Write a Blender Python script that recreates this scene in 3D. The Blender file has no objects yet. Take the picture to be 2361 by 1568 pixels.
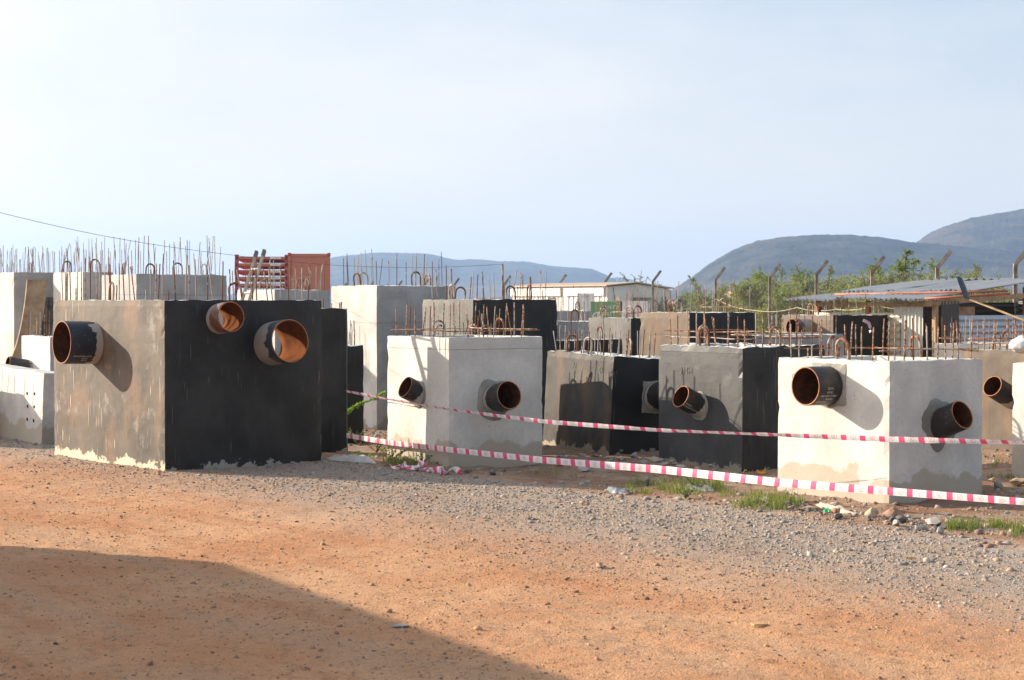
import bpy, bmesh, math, random
import numpy as np
from mathutils import Vector, Matrix, noise as mnoise
random.seed(7)
S = bpy.context.scene
COL = S.collection
rad = math.radians

# ---------------------------------------------------------------- camera, sky, sun, exposure
F, CX, CY, HOR, EYE = 3900.0, 1180.5, 784.0, 700.0, 1.6        # photo measures in a 2361-px-wide view
PITCH = math.atan((CY - HOR) / F)
cam_d = bpy.data.cameras.new('camera'); cam = bpy.data.objects.new('camera', cam_d); COL.objects.link(cam)
cam_d.sensor_width = 36.0; cam_d.lens = F / 2361.0 * 36.0
cam_d.clip_start = 0.1; cam_d.clip_end = 30000
cam.location = (0, 0, EYE); cam.rotation_euler = (math.pi / 2 - PITCH, 0, 0)
cam_d.dof.use_dof = True; cam_d.dof.focus_distance = 16.0; cam_d.dof.aperture_fstop = 7.0
S.camera = cam

SUN_EL, SUN_AZ = rad(20.5), rad(21.0)                          # light travels to +x and a little towards the camera
LDIR = Vector((math.cos(SUN_EL) * math.cos(SUN_AZ), -math.cos(SUN_EL) * math.sin(SUN_AZ), -math.sin(SUN_EL)))
sun_d = bpy.data.lights.new('sun', 'SUN'); sun_d.energy = 5.0; sun_d.angle = rad(0.53); sun_d.color = (1.0, 0.86, 0.68)
sun = bpy.data.objects.new('sun', sun_d); COL.objects.link(sun)
sun.rotation_euler = LDIR.to_track_quat('-Z', 'Y').to_euler()

W = bpy.data.worlds.new('World'); S.world = W; W.use_nodes = True
wt = W.node_tree; wt.nodes.clear()
def wn(t, **kw):
    n = wt.nodes.new(t)
    for k, v in kw.items(): setattr(n, k, v)
    return n
sky = wn('ShaderNodeTexSky', sky_type='NISHITA', sun_disc=False, sun_elevation=SUN_EL,
         sun_rotation=-(math.pi / 2 - SUN_AZ), air_density=1.0, dust_density=2.6, ozone_density=1.6)
geo = wn('ShaderNodeTexCoord')
sep = wn('ShaderNodeSeparateXYZ'); wt.links.new(geo.outputs['Generated'], sep.inputs[0])
def wmath(op, a, b=None, clamp=False):
    n = wn('ShaderNodeMath', operation=op, use_clamp=clamp)
    for i, v in enumerate((a, b)):
        if v is None: continue
        if isinstance(v, (int, float)): n.inputs[i].default_value = v
        else: wt.links.new(v, n.inputs[i])
    return n.outputs[0]
mp = wn('ShaderNodeMapping'); mp.inputs['Scale'].default_value = (1.6, 1.6, 5.0); wt.links.new(geo.outputs['Generated'], mp.inputs[0])
cn = wn('ShaderNodeTexNoise'); cn.inputs['Scale'].default_value = 2.2; cn.inputs['Detail'].default_value = 7; cn.inputs['Roughness'].default_value = 0.55
wt.links.new(mp.outputs[0], cn.inputs['Vector'])
# thin milky veil over the whole sky: whiter towards the sun side (-x), broken by wisps
side = wmath('MULTIPLY_ADD', sep.outputs[0], -1.5); wt.nodes[-1].inputs[2].default_value = 0.58
wisp = wmath('MULTIPLY', wmath('SUBTRACT', cn.outputs[0], 0.5), 2.2)
side = wmath('ADD', wmath('ADD', side, wisp), wmath('MULTIPLY', sep.outputs[2], -0.55), True)
vcol = wn('ShaderNodeMixRGB'); vcol.inputs[1].default_value = (2.20, 2.90, 3.75, 1); vcol.inputs[2].default_value = (4.35, 4.32, 4.28, 1)
wt.links.new(side, vcol.inputs[0])
low = wmath('SUBTRACT', 1.0, wmath('MULTIPLY', sep.outputs[2], 4.6), True)          # paler and warmer towards the horizon
vc2 = wn('ShaderNodeMixRGB'); vc2.inputs[2].default_value = (5.5, 4.95, 4.20, 1); wt.links.new(wmath('MULTIPLY', low, 0.85), vc2.inputs[0]); wt.links.new(vcol.outputs[0], vc2.inputs[1]); vcol = vc2
# the air glows towards the sun, out of frame on the left
glow = wmath('MULTIPLY', wmath('SUBTRACT', wmath('MULTIPLY', sep.outputs[0], -1.0), 0.25), 1.3, True)
gl = wn('ShaderNodeVectorMath', operation='SCALE'); wt.links.new(vcol.outputs[0], gl.inputs[0]); wt.links.new(wmath('MULTIPLY_ADD', glow, 1.6), gl.inputs['Scale']); wt.nodes[-1].inputs[2].default_value = 1.0
mix = wn('ShaderNodeMixRGB'); mix.inputs[0].default_value = 0.85
wt.links.new(gl.outputs[0], mix.inputs[2]); wt.links.new(sky.outputs[0], mix.inputs[1])
bg = wn('ShaderNodeBackground'); bg.inputs['Strength'].default_value = 0.10
wt.links.new(mix.outputs[0], bg.inputs[0])
wo = wn('ShaderNodeOutputWorld'); wt.links.new(bg.outputs[0], wo.inputs[0])

vs = S.view_settings
vs.view_transform = 'Standard'; vs.look = 'None'; vs.exposure = 1.15; vs.gamma = 1.0; vs.use_curve_mapping = False
S.cycles.volume_max_steps = 64
S.cycles.max_bounces = 8; S.cycles.diffuse_bounces = 3; S.cycles.volume_bounces = 0
S.cycles.use_denoising = True

# ---------------------------------------------------------------- measuring helpers
RC = cam.rotation_euler.to_matrix()
def ray(u, v): return RC @ Vector(((u - CX) / F, -(v - CY) / F, -1.0))
def at(u, v, y):                                               # the point seen at (u, v) at distance y
    d = ray(u, v); return Vector((0, 0, EYE)) + d * (y / d.y)
def gnd(u, v, z=0.0):
    d = ray(u, v); return Vector((0, 0, EYE)) + d * ((z - EYE) / d.z)

# ---------------------------------------------------------------- object helpers
def tag(o, label=None, cat=None, group=None, kind=None):
    if label: o['label'] = label
    if cat: o['category'] = cat
    if group: o['group'] = group
    if kind: o['kind'] = kind
    return o
def empty(name, loc=(0, 0, 0), rz=0.0, label=None, cat=None, group=None):
    o = bpy.data.objects.new(name, None); COL.objects.link(o); o.empty_display_size = 0.2
    o.location = loc; o.rotation_euler = (0, 0, rz)
    return tag(o, label, cat, group)
def link_mesh(name, me, mats, parent=None, smooth=False):
    o = bpy.data.objects.new(name, me); COL.objects.link(o)
    for m in (mats if isinstance(mats, (list, tuple)) else [mats]): me.materials.append(m)
    if parent is not None: o.parent = parent
    if smooth: me.polygons.foreach_set('use_smooth', [True] * len(me.polygons))
    return o
def mesh_py(name, vs_, fs, mats, parent=None, mi=None, smooth=False):
    me = bpy.data.meshes.new(name); me.from_pydata([tuple(v) for v in vs_], [], fs)
    if mi is not None: me.polygons.foreach_set('material_index', mi)
    me.update()
    return link_mesh(name, me, mats, parent, smooth)
def mesh_np(name, verts, faces, mats, parent=None, smooth=False, mi=None):
    """verts (n,3), faces (m,k) numpy -> mesh object, fast"""
    me = bpy.data.meshes.new(name); n, (m, k) = len(verts), faces.shape
    me.vertices.add(n); me.vertices.foreach_set('co', np.ascontiguousarray(verts, dtype=np.float32).ravel())
    me.loops.add(m * k); me.loops.foreach_set('vertex_index', np.ascontiguousarray(faces, dtype=np.int32).ravel())
    me.polygons.add(m); me.polygons.foreach_set('loop_start', np.arange(0, m * k, k, dtype=np.int32))
    if mi is not None: me.polygons.foreach_set('material_index', np.asarray(mi, dtype=np.int32))
    me.update(calc_edges=True); me.validate()
    return link_mesh(name, me, mats, parent, smooth)
class MB:
    """collects shapes of one part into one mesh"""
    def __init__(s): s.v, s.f, s.m = [], [], []
    def add(s, vs_, fs, mat=0):
        b = len(s.v); s.v += [Vector(v) for v in vs_]
        s.f += [tuple(b + i for i in f) for f in fs]; s.m += [mat] * len(fs)
    def box(s, lo, hi, mat=0, M=None):
        x0, y0, z0 = lo; x1, y1, z1 = hi
        p = [Vector(q) for q in ((x0,y0,z0),(x1,y0,z0),(x1,y1,z0),(x0,y1,z0),(x0,y0,z1),(x1,y0,z1),(x1,y1,z1),(x0,y1,z1))]
        if M is not None: p = [M @ q for q in p]
        s.add(p, [(0,3,2,1),(4,5,6,7),(0,1,5,4),(1,2,6,5),(2,3,7,6),(3,0,4,7)], mat)
    def bar(s, a, b, w, h, mat=0, up=Vector((0, 0, 1))):       # rectangular bar a->b
        a, b = Vector(a), Vector(b); d = (b - a); L = d.length; z = d.normalized()
        x = up.cross(z)
        if x.length < 1e-4: x = Vector((1, 0, 0)).cross(z)
        x.normalize(); y = z.cross(x)
        M = Matrix((x, y, z)).transposed().to_4x4(); M.translation = a
        s.box((-w/2, -h/2, 0), (w/2, h/2, L), mat, M)
    def tube(s, pts, r, n=6, mat=0, cap=True):
        pts = [Vector(p) for p in pts]; rs = r if isinstance(r, (list, tuple)) else [r] * len(pts)
        b = len(s.v); k = len(pts); prev = None
        for i, p in enumerate(pts):
            t = (pts[min(i+1, k-1)] - pts[max(i-1, 0)]).normalized()
            if prev is None:
                x = t.orthogonal().normalized()
            else:
                x = (prev - t * prev.dot(t)).normalized()
            prev = x; y = t.cross(x)
            for j in range(n):
                a = 2 * math.pi * j / n
                s.v.append(p + (x * math.cos(a) + y * math.sin(a)) * rs[i])
        for i in range(k - 1):
            for j in range(n):
                j2 = (j + 1) % n
                s.f.append((b+i*n+j, b+i*n+j2, b+(i+1)*n+j2, b+(i+1)*n+j)); s.m.append(mat)
        if cap:
            s.f.append(tuple(b + j for j in reversed(range(n)))); s.m.append(mat)
            s.f.append(tuple(b + (k-1)*n + j for j in range(n))); s.m.append(mat)
    def build(s, name, mats, parent=None, smooth=False):
        return mesh_py(name, s.v, s.f, mats, parent, s.m, smooth)
    def mesh(s, name):
        me = bpy.data.meshes.new(name); me.from_pydata([tuple(v) for v in s.v], [], s.f)
        me.polygons.foreach_set('material_index', s.m); me.update(); return me
_rs = np.random.RandomState(3)
_perm = _rs.rand(512, 512)
def vnoise(x, y):                                              # value noise on arrays
    xi, yi = np.floor(x).astype(int), np.floor(y).astype(int); fx, fy = x - xi, y - yi
    fx = fx*fx*(3-2*fx); fy = fy*fy*(3-2*fy)
    g = lambda a, b: _perm[a % 512, b % 512]
    return (g(xi,yi)*(1-fx)+g(xi+1,yi)*fx)*(1-fy)+(g(xi,yi+1)*(1-fx)+g(xi+1,yi+1)*fx)*fy - 0.5
def qband(x, y): return (x + 0.48) * 0.757 + (y - 15.6) * 0.653      # <0 on the road side of the gravel's far edge
def ground_z(x, y):
    x = np.asarray(x, float); y = np.asarray(y, float)
    near = np.clip(1 - (np.hypot(x, y - 12) - 20) / 40, 0, 1)
    q = qband(x, y)
    rut = 0.012*np.sin(q*2.3+0.6)*np.clip((1.0-q)/2, 0, 1) + 0.02*vnoise(x*0.9+5, y*0.9) + 0.010*vnoise(x*3.1, y*3.1) + 0.008*vnoise(x*9, y*9+3)
    fine_ = 0.007*vnoise(x*19, y*19+7) + 0.005*vnoise(x*37+2, y*37)
    yard = fine_ + np.clip(q/0.6, 0, 1)*(0.035*vnoise(x*2.0+9, y*2.0) + 0.02*vnoise(x*7, y*7))
    return near*(rut + yard) - 0.01

# ---------------------------------------------------------------- material helpers
class NT:
    def __init__(s, name):
        s.mat = bpy.data.materials.new(name); s.mat.use_nodes = True
        s.t = s.mat.node_tree; s.t.nodes.clear()
        s.out = s.t.nodes.new('ShaderNodeOutputMaterial'); s.b = s.t.nodes.new('ShaderNodeBsdfPrincipled')
        s.t.links.new(s.b.outputs[0], s.out.inputs[0])
    def set(s, sock, v):
        if isinstance(v, bpy.types.NodeSocket): s.t.links.new(v, sock)
        elif isinstance(v, (tuple, list)) and len(v) == 3 and sock.type == 'RGBA': sock.default_value = (*v, 1)
        else: sock.default_value = v
    def n(s, typ, ins=None, out=0, **kw):
        nd = s.t.nodes.new('ShaderNode' + typ)
        for k, v in kw.items(): setattr(nd, k, v)
        for k, v in (ins or {}).items(): s.set(nd.inputs[k], v)
        return nd.outputs[out] if out is not None else nd
    def math(s, op, a, b=0.0, c=0.0, clamp=False): return s.n('Math', {0: a, 1: b, 2: c}, operation=op, use_clamp=clamp)
    def mix(s, f, a, b, mode='MIX'): return s.n('MixRGB', {0: f, 1: a, 2: b}, blend_type=mode)
    def step(s, x, lo, hi): return s.n('MapRange', {0: x, 1: lo, 2: hi}, interpolation_type='SMOOTHSTEP')
    def obj(s): return s.n('TexCoord', out=3)
    def pos(s): return s.n('NewGeometry', out=0)
    def rnd(s): return s.n('ObjectInfo', out='Random')
    def isl(s): return s.n('NewGeometry', out='Random Per Island')
    def scl(s, v, sc, off=None):
        return s.n('Mapping', {'Vector': v, 'Scale': sc, **({'Location': off} if off is not None else {})})
    def shift(s, v):                                           # move the pattern for every object
        r = s.math('MULTIPLY', s.rnd(), 57.0)
        return s.n('VectorMath', {0: v, 1: s.n('CombineXYZ', {0: r, 1: r, 2: 0.0})}, operation='ADD')
    def noise(s, v, sc, det=4, rough=0.55): return s.n('TexNoise', {'Vector': v, 'Scale': sc, 'Detail': det, 'Roughness': rough})
    def vor(s, v, sc, feat='F1'): return s.n('TexVoronoi', {'Vector': v, 'Scale': sc}, feature=feat)
    def xyz(s, v): nd = s.n('SeparateXYZ', {0: v}, out=None); return nd.outputs
    def bump(s, h, strength=0.3, dist=0.01): s.set(s.b.inputs['Normal'], s.n('Bump', {'Strength': strength, 'Distance': dist, 'Height': h}))
    def fin(s, color=None, rough=0.8, metal=0.0, spec=None):
        if color is not None: s.set(s.b.inputs['Base Color'], color)
        s.set(s.b.inputs['Roughness'], rough); s.set(s.b.inputs['Metallic'], metal)
        if spec is not None: s.set(s.b.inputs['Specular IOR Level'], spec)
        return s.mat
def plain(name, col, rough=0.7, metal=0.0, var=0.25, sc=12.0, bump=0.15):
    m = NT(name); o = m.shift(m.obj()); k = m.noise(o, sc, 5)
    c = m.mix(m.step(k, 0.3, 0.7), tuple(x*(1-var) for x in col), tuple(min(1, x*(1+var)) for x in col))
    m.bump(k, bump); return m.fin(c, rough, metal)

def concrete(name, base, stain=(0.33, 0.25, 0.17), stain_h=0.16, streak=0.35, streakcol=(0.45, 0.36, 0.26), pits=1.0, rough=0.85,
             drips=0.0, dripcol=(0.62, 0.56, 0.46), rust=0.0, spec=0.3, bottom=None, mott=0.22, white=0.0):
    m = NT(name); o0 = m.obj(); o = m.shift(o0); z = m.xyz(o0)[2]
    big = m.noise(o, 2.2, 5, 0.6); fine = m.noise(o, 26, 5, 0.6)
    c = m.mix(m.step(big, 0.33, 0.68), tuple(x*(1-mott) for x in base), tuple(x*(1+mott*0.7) for x in base))
    c = m.mix(m.math('MULTIPLY', m.step(fine, 0.35, 0.75), 0.25), c, tuple(x*0.6 for x in base))
    vs1 = m.noise(m.scl(o, (9, 9, 0.7)), 2.6, 4, 0.6)           # vertical wash streaks
    c = m.mix(m.math('MULTIPLY', m.step(vs1, 0.55, 0.78), streak), c, streakcol)
    if white:
        c = m.mix(m.math('MULTIPLY', m.step(m.noise(o, 3.3, 6, 0.65), 0.56, 0.68), white), c, (0.42, 0.41, 0.39))
    if rust:
        c = m.mix(m.math('MULTIPLY', m.step(m.noise(m.scl(o, (1.6, 1.6, 0.8)), 1.5, 5), 0.48, 0.7), rust), c, (0.27, 0.15, 0.075))
    if drips:
        d1 = m.noise(m.scl(o, (26, 26, 1.5)), 2.0, 2, 0.4); gate = m.step(m.noise(m.scl(o, (1.2, 1.2, 0.3)), 1.6, 2), 0.46, 0.6)
        c = m.mix(m.math('MULTIPLY', m.math('MULTIPLY', m.step(d1, 0.66, 0.70), gate), drips), c, dripcol)
    if stain_h:
        e = m.math('ADD', z, m.math('MULTIPLY', m.math('SUBTRACT', m.noise(o, 2.1, 5, 0.5), 0.5), 0.75))
        c = m.mix(m.math('MULTIPLY', m.math('SUBTRACT', 1.0, m.step(e, stain_h, stain_h + 0.03)), 0.72), c, stain)
    if bottom is not None:
        e = m.math('ADD', z, m.math('MULTIPLY', m.math('SUBTRACT', m.noise(o, 4, 7, 0.7), 0.5), 0.5))
        c = m.mix(m.math('SUBTRACT', 1.0, m.step(e, bottom[0], bottom[0] + 0.012)), c, bottom[1])
    # formwork joint across the face, at a height kept on the object
    sz = m.n('Attribute', attribute_type='OBJECT', attribute_name='seam', out='Fac')
    wob = m.math('MULTIPLY', m.math('SUBTRACT', m.noise(o, 5, 3), 0.5), 0.02)
    seam = m.math('LESS_THAN', m.math('ABSOLUTE', m.math('SUBTRACT', m.math('ADD', z, wob), sz)), 0.0045)
    c = m.mix(m.math('MULTIPLY', seam, 0.55), c, tuple(x*0.35 for x in base))
    pit = m.vor(o, 17.0)
    pm = m.math('MULTIPLY', m.math('LESS_THAN', pit, 0.105), m.math('GREATER_THAN', m.noise(o, 5, 2), 0.5))
    c = m.mix(m.math('MULTIPLY', pm, 0.6 * pits), c, tuple(x*0.35 for x in base))
    h = m.math('SUBTRACT', m.math('ADD', m.math('MULTIPLY', fine, 0.6), m.math('MULTIPLY', m.noise(o, 90, 3), 0.25)), m.math('ADD', m.math('MULTIPLY', pm, 0.6), seam))
    m.bump(h, 0.35, 0.006)
    return m.fin(c, rough, 0.0, spec)

M = {}
M['white'] = concrete('pale_concrete', (0.56, 0.54, 0.505), stain=(0.36, 0.295, 0.215), stain_h=0.21, streak=0.32, streakcol=(0.48, 0.42, 0.34), mott=0.15)
M['inner'] = concrete('bare_concrete', (0.52, 0.51, 0.49), stain_h=0, streak=0.3, mott=0.18)
M['rim'] = concrete('broken_concrete', (0.55, 0.54, 0.52), stain_h=0, streak=0.0, pits=0.4, mott=0.3)
M['grey'] = concrete('grey_concrete', (0.38, 0.375, 0.365), stain=(0.25, 0.21, 0.16), stain_h=0.10, streak=0.3, streakcol=(0.27, 0.25, 0.22))
M['pale'] = concrete('light_grey_concrete', (0.50, 0.485, 0.455), stain=(0.28, 0.22, 0.16), stain_h=0.10, streak=0.25, streakcol=(0.36, 0.31, 0.25))
M['black'] = concrete('bitumen_paint', (0.0185, 0.0178, 0.0178), stain_h=0, streak=0.7, streakcol=(0.036, 0.032, 0.029), pits=0.0, rough=0.55, drips=0.22, dripcol=(0.26, 0.25, 0.24), spec=0.35, bottom=(-0.02, (0.30, 0.28, 0.25)), mott=0.55)
M['dusty'] = concrete('dusty_bitumen_paint', (0.088, 0.073, 0.058), stain_h=0, streak=0.55, streakcol=(0.15, 0.11, 0.08), rough=0.62, drips=0.9, dripcol=(0.50, 0.44, 0.36), rust=0.45, white=0.3, bottom=(0.055, (0.55, 0.46, 0.34)), mott=0.35, pits=0.8)
M['char'] = concrete('charcoal_paint', (0.046, 0.046, 0.049), stain_h=0, streak=0.3, streakcol=(0.078, 0.074, 0.07), rough=0.52, white=0.10, bottom=(0.03, (0.20, 0.18, 0.15)), mott=0.3, pits=0.6, spec=0.4)
M['slate'] = concrete('worn_grey_paint', (0.15, 0.145, 0.138), stain_h=0, streak=0.7, streakcol=(0.26, 0.25, 0.235), rough=0.7, mott=0.3, pits=0.6)
M['brown'] = concrete('brown_washed_paint', (0.135, 0.105, 0.082), stain_h=0, streak=0.5, streakcol=(0.19, 0.145, 0.105), rough=0.65, rust=0.4, mott=0.28, pits=0.6)
M['tan'] = concrete('tan_worn_paint', (0.050, 0.047, 0.043), stain_h=0, streak=0.25, streakcol=(0.095, 0.078, 0.06), rough=0.6, rust=0.3, mott=0.35, pits=0.5, bottom=(0.02, (0.28, 0.22, 0.16)))

m = NT('rusty_rebar'); o = m.shift(m.obj()); k = m.noise(m.scl(o, (1, 1, 0.5)), 16, 4)
lim = m.math('MULTIPLY_ADD', m.rnd(), 0.5, 0.28)
c = m.mix(m.step(m.math('SUBTRACT', k, lim), -0.05, 0.06), (0.36, 0.31, 0.27), m.mix(m.noise(o, 60, 2), (0.10, 0.048, 0.028), (0.22, 0.095, 0.048)))
m.bump(m.n('TexWave', {'Vector': o, 'Scale': 30.0, 'Distortion': 1.0}, bands_direction='Z'), 0.5, 0.002); M['rebar'] = m.fin(c, 0.85, 0.0, 0.2)
m = NT('rusted_rebar'); o = m.shift(m.obj()); k = m.noise(o, 18, 4)
M['rebar2'] = m.fin(m.mix(m.step(k, 0.42, 0.62), (0.20, 0.070, 0.028), (0.40, 0.30, 0.22)), 0.85, 0.0, 0.2)
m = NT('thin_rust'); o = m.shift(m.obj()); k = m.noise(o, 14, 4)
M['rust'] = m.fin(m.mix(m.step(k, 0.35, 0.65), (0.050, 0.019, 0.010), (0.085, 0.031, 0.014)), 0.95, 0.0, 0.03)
m = NT('sunlit_rust'); k = m.noise(m.shift(m.obj()), 9, 5)
M['rust_sunlit'] = m.fin(m.mix(m.step(k, 0.35, 0.65), (0.105, 0.037, 0.014), (0.155, 0.054, 0.019)), 0.95, 0.0, 0.03)  # brighter copy of the pipe rust: sunlight in the bores put into the colour
m = NT('rust_edge'); k = m.noise(m.obj(), 30, 4)
M['rustedge'] = m.fin(m.mix(m.step(k, 0.35, 0.65), (0.30, 0.115, 0.048), (0.42, 0.18, 0.08)), 0.7, 0.0, 0.3)
def pipe_mat(name, base, alt, cement, thr):
    m = NT(name); o = m.obj(); z = m.xyz(o)[2]; k = m.noise(o, 7, 5, 0.65)
    c = m.mix(m.step(k, 0.45, 0.7), base, alt)
    cm = m.math('SUBTRACT', m.noise(o, 9, 4, 0.6), m.math('MULTIPLY', z, 3.4))
    c = m.mix(m.step(cm, thr, thr + 0.04), c, cement)
    c = m.mix(m.math('MULTIPLY', m.math('LESS_THAN', m.vor(o, 26), 0.10), 0.5), c, (0.4, 0.38, 0.36))
    m.bump(k, 0.25, 0.006); return m.fin(c, 0.5, 0.0, 0.45)
M['pipe'] = pipe_mat('black_pipe_coat', (0.020, 0.018, 0.017), (0.040, 0.026, 0.020), (0.36, 0.34, 0.31), 0.28)
M['pipeclean'] = pipe_mat('brown_black_pipe', (0.022, 0.018, 0.016), (0.045, 0.028, 0.020), (0.30, 0.28, 0.26), 0.62)
M['pipeblue'] = pipe_mat('blue_black_pipe', (0.012, 0.015, 0.024), (0.022, 0.028, 0.045), (0.36, 0.33, 0.30), 0.24)
M['pipecem'] = pipe_mat('cemented_pipe', (0.030, 0.034, 0.045), (0.10, 0.10, 0.11), (0.30, 0.27, 0.24), -0.22)
M['piperust'] = pipe_mat('rusty_pipe', (0.13, 0.062, 0.035), (0.24, 0.20, 0.17), (0.35, 0.32, 0.29), 0.3)
M['mortar'] = concrete('mortar_patch', (0.27, 0.255, 0.23), stain_h=0, streak=0.0, pits=0.6, mott=0.35)
M['chalk'] = plain('chalk_paint', (0.62, 0.60, 0.56), 0.9, var=0.1)
M['faintchalk'] = plain('faint_chalk', (0.115, 0.108, 0.10), 0.9, var=0.2)
M['galv'] = plain('weathered_timber', (0.34, 0.31, 0.27), 0.7)
# ---------------------------------------------------------------- ground, hills
def axis(lo, hi, d0, far, grow=1.16):
    a = list(np.arange(lo, hi + 1e-6, d0)); s = d0; up = hi
    while up < far: s *= grow; up += s; a.append(up)
    s = d0; dn = lo
    pre = []
    return a
xs = list(np.arange(-6.0, 6.0, 0.03)); s = 0.03; v = xs[-1]
while v < 5500: s *= 1.17; v += s; xs.append(v)
s = 0.03; v = xs[0]; pre = []
while v > -5500: s *= 1.17; v -= s; pre.append(v)
xs = np.array(pre[::-1] + xs)
ys = list(np.arange(5.2, 17.0, 0.03)); s = 0.03; v = ys[-1]
while v < 5600: s *= 1.12; v += s; ys.append(v)
s = 0.03; v = 5.2; pre = []
while v > -40: s *= 1.2; v -= s; pre.append(v)
ys = np.array(pre[::-1] + ys)
X, Y = np.meshgrid(xs, ys); Z = ground_z(X, Y)
nx, ny = len(xs), len(ys)
idx = np.arange(nx * ny).reshape(ny, nx)
fc = np.stack([idx[:-1, :-1], idx[:-1, 1:], idx[1:, 1:], idx[1:, :-1]], -1).reshape(-1, 4)
m = NT('dirt_and_gravel'); p = m.pos(); px_ = m.xyz(p)
q = m.math('ADD', m.math('MULTIPLY_ADD', px_[0], 0.757, 0.363), m.math('MULTIPLY_ADD', px_[1], 0.653, -10.187))
wob = m.math('MULTIPLY', m.math('SUBTRACT', m.noise(p, 0.9, 5, 0.6), 0.5), 1.5)
qw = m.math('ADD', q, wob)
big = m.noise(m.n('VectorRotate', {'Vector': m.scl(p, (1, 1, 1)), 'Angle': 0.86}, rotation_type='Z_AXIS'), 0.8, 5, 0.6)
trk = m.noise(m.scl(m.n('VectorRotate', {'Vector': p, 'Angle': 0.86}, rotation_type='Z_AXIS'), (0.25, 2.2, 1)), 1.0, 4, 0.6)
c = m.mix(m.step(big, 0.35, 0.65), (0.490, 0.234, 0.113), (0.570, 0.322, 0.178))
c = m.mix(m.math('MULTIPLY', m.step(trk, 0.50, 0.66), 0.45), c, (0.42, 0.275, 0.18))
c = m.mix(m.math('MULTIPLY', m.step(m.math('ADD', trk, m.math('MULTIPLY', m.math('SUBTRACT', m.noise(p, 6, 5, 0.7), 0.5), 0.35)), 0.46, 0.36), 0.6), c, (0.45, 0.195, 0.088))
fine = m.noise(p, 38, 5, 0.65)
c = m.mix(m.math('MULTIPLY', m.step(fine, 0.50, 0.66), 0.42), c, (0.27, 0.155, 0.095))
c = m.mix(m.math('MULTIPLY', m.step(m.noise(p, 52, 4, 0.6), 0.60, 0.72), 0.5), c, (0.66, 0.47, 0.33))
c = m.mix(m.math('MULTIPLY', m.step(m.noise(p, 11, 8, 0.75), 0.53, 0.62), 0.55), c, (0.27, 0.145, 0.08))
c = m.mix(m.math('MULTIPLY', m.math('LESS_THAN', m.vor(p, 34), 0.20), 0.55), c, m.mix(m.noise(p, 8, 2), (0.14, 0.09, 0.065), (0.62, 0.46, 0.33)))
gcol = m.mix(m.vor(p, 75), (0.17, 0.16, 0.155), (0.40, 0.375, 0.35))
gcol = m.mix(m.math('MULTIPLY', m.step(m.noise(p, 3, 4), 0.25, 0.65), 0.7), gcol, (0.39, 0.285, 0.205))
grav = m.math('MULTIPLY', m.step(qw, -3.6, -1.0), m.math('SUBTRACT', 1.0, m.step(qw, 0.05, 0.35)))
c = m.mix(m.math('MULTIPLY', grav, 0.85), c, gcol)
ycol = m.mix(m.step(m.noise(p, 1.7, 6, 0.65), 0.38, 0.64), (0.27, 0.145, 0.088), (0.36, 0.25, 0.17))
ycol = m.mix(m.math('MULTIPLY', m.step(m.noise(p, 24, 5, 0.7), 0.5, 0.66), 0.55), ycol, (0.17, 0.11, 0.075))
ycol = m.mix(m.math('MULTIPLY', m.step(m.noise(p, 2.6, 5, 0.6), 0.52, 0.66), 0.6), ycol, (0.31, 0.285, 0.26))
c = m.mix(m.step(qw, 0.0, 0.4), c, ycol)
far = m.step(px_[1], 45.0, 80.0)
c = m.mix(far, c, m.mix(m.noise(p, 0.05, 5), (0.07, 0.085, 0.035), (0.18, 0.14, 0.08)))
m.bump(m.math('ADD', m.math('MULTIPLY', fine, 0.7), m.math('MULTIPLY', m.noise(p, 120, 3), 0.5)), 1.0, 0.03)
M['ground'] = m.fin(c, 0.95, 0.0, 0.15)
ground = mesh_np('ground', np.stack([X, Y, Z], -1).reshape(-1, 3), fc, M['ground'], smooth=True)
tag(ground, kind='structure')

def hill(name, prof, D, wf, wb, seed, mat):
    us = np.array([p[0] for p in prof], float); vv = np.array([p[1] for p in prof], float)
    u = np.linspace(us[0], us[-1], 260)
    h = np.interp(u, us, vv)
    for _ in range(3): h[1:-1] = (h[:-2] + 2*h[1:-1] + h[2:]) / 4
    xw = (u - CX) / F * D
    zr = np.maximum((HOR - h) / F * D * 1.03 + EYE, 0)
    t = np.linspace(-1, 1, 60)
    yy = np.where(t < 0, t * wf, t * wb)
    XX, TT = np.meshgrid(xw, t); YY = D + np.meshgrid(xw, yy)[1]
    env = np.clip(1 - np.abs(TT) ** 1.5, 0, 1)
    ZZ = zr[None, :] * env
    nn = vnoise(XX/60+seed, YY/60)*10 + vnoise(XX/22, YY/22+seed)*4 + vnoise(XX/8, YY/8)*1.6
    gul = -(np.abs(vnoise(XX/110+seed*3, YY/300))*26+np.abs(vnoise(XX/45+seed, YY/160))*10)*env*(1-env)*4
    ZZ = np.maximum(ZZ + (nn*(1-env*0.85) + gul) * np.clip(zr[None, :]/40, 0, 1) * np.clip(env*4, 0, 1) + (vnoise(XX/5, YY/5)*1.5+vnoise(XX/2.5, YY/2.5)*1.2)*np.clip(zr[None, :]/30, 0, 1)*np.clip(env*3, 0, 1), -2) - 1.0
    XX = XX * (YY / D)
    ny_, nx_ = XX.shape; id_ = np.arange(nx_*ny_).reshape(ny_, nx_)
    f_ = np.stack([id_[:-1,:-1], id_[:-1,1:], id_[1:,1:], id_[1:,:-1]], -1).reshape(-1, 4)
    return tag(mesh_np(name, np.stack([XX, YY, ZZ], -1).reshape(-1, 3), f_, mat, smooth=True), kind='structure')
m = NT('scrub_hillside'); p = m.pos()
c = m.mix(m.step(m.noise(p, 0.02, 7, 0.65), 0.4, 0.62), (0.026, 0.034, 0.030), (0.070, 0.066, 0.052))
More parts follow.
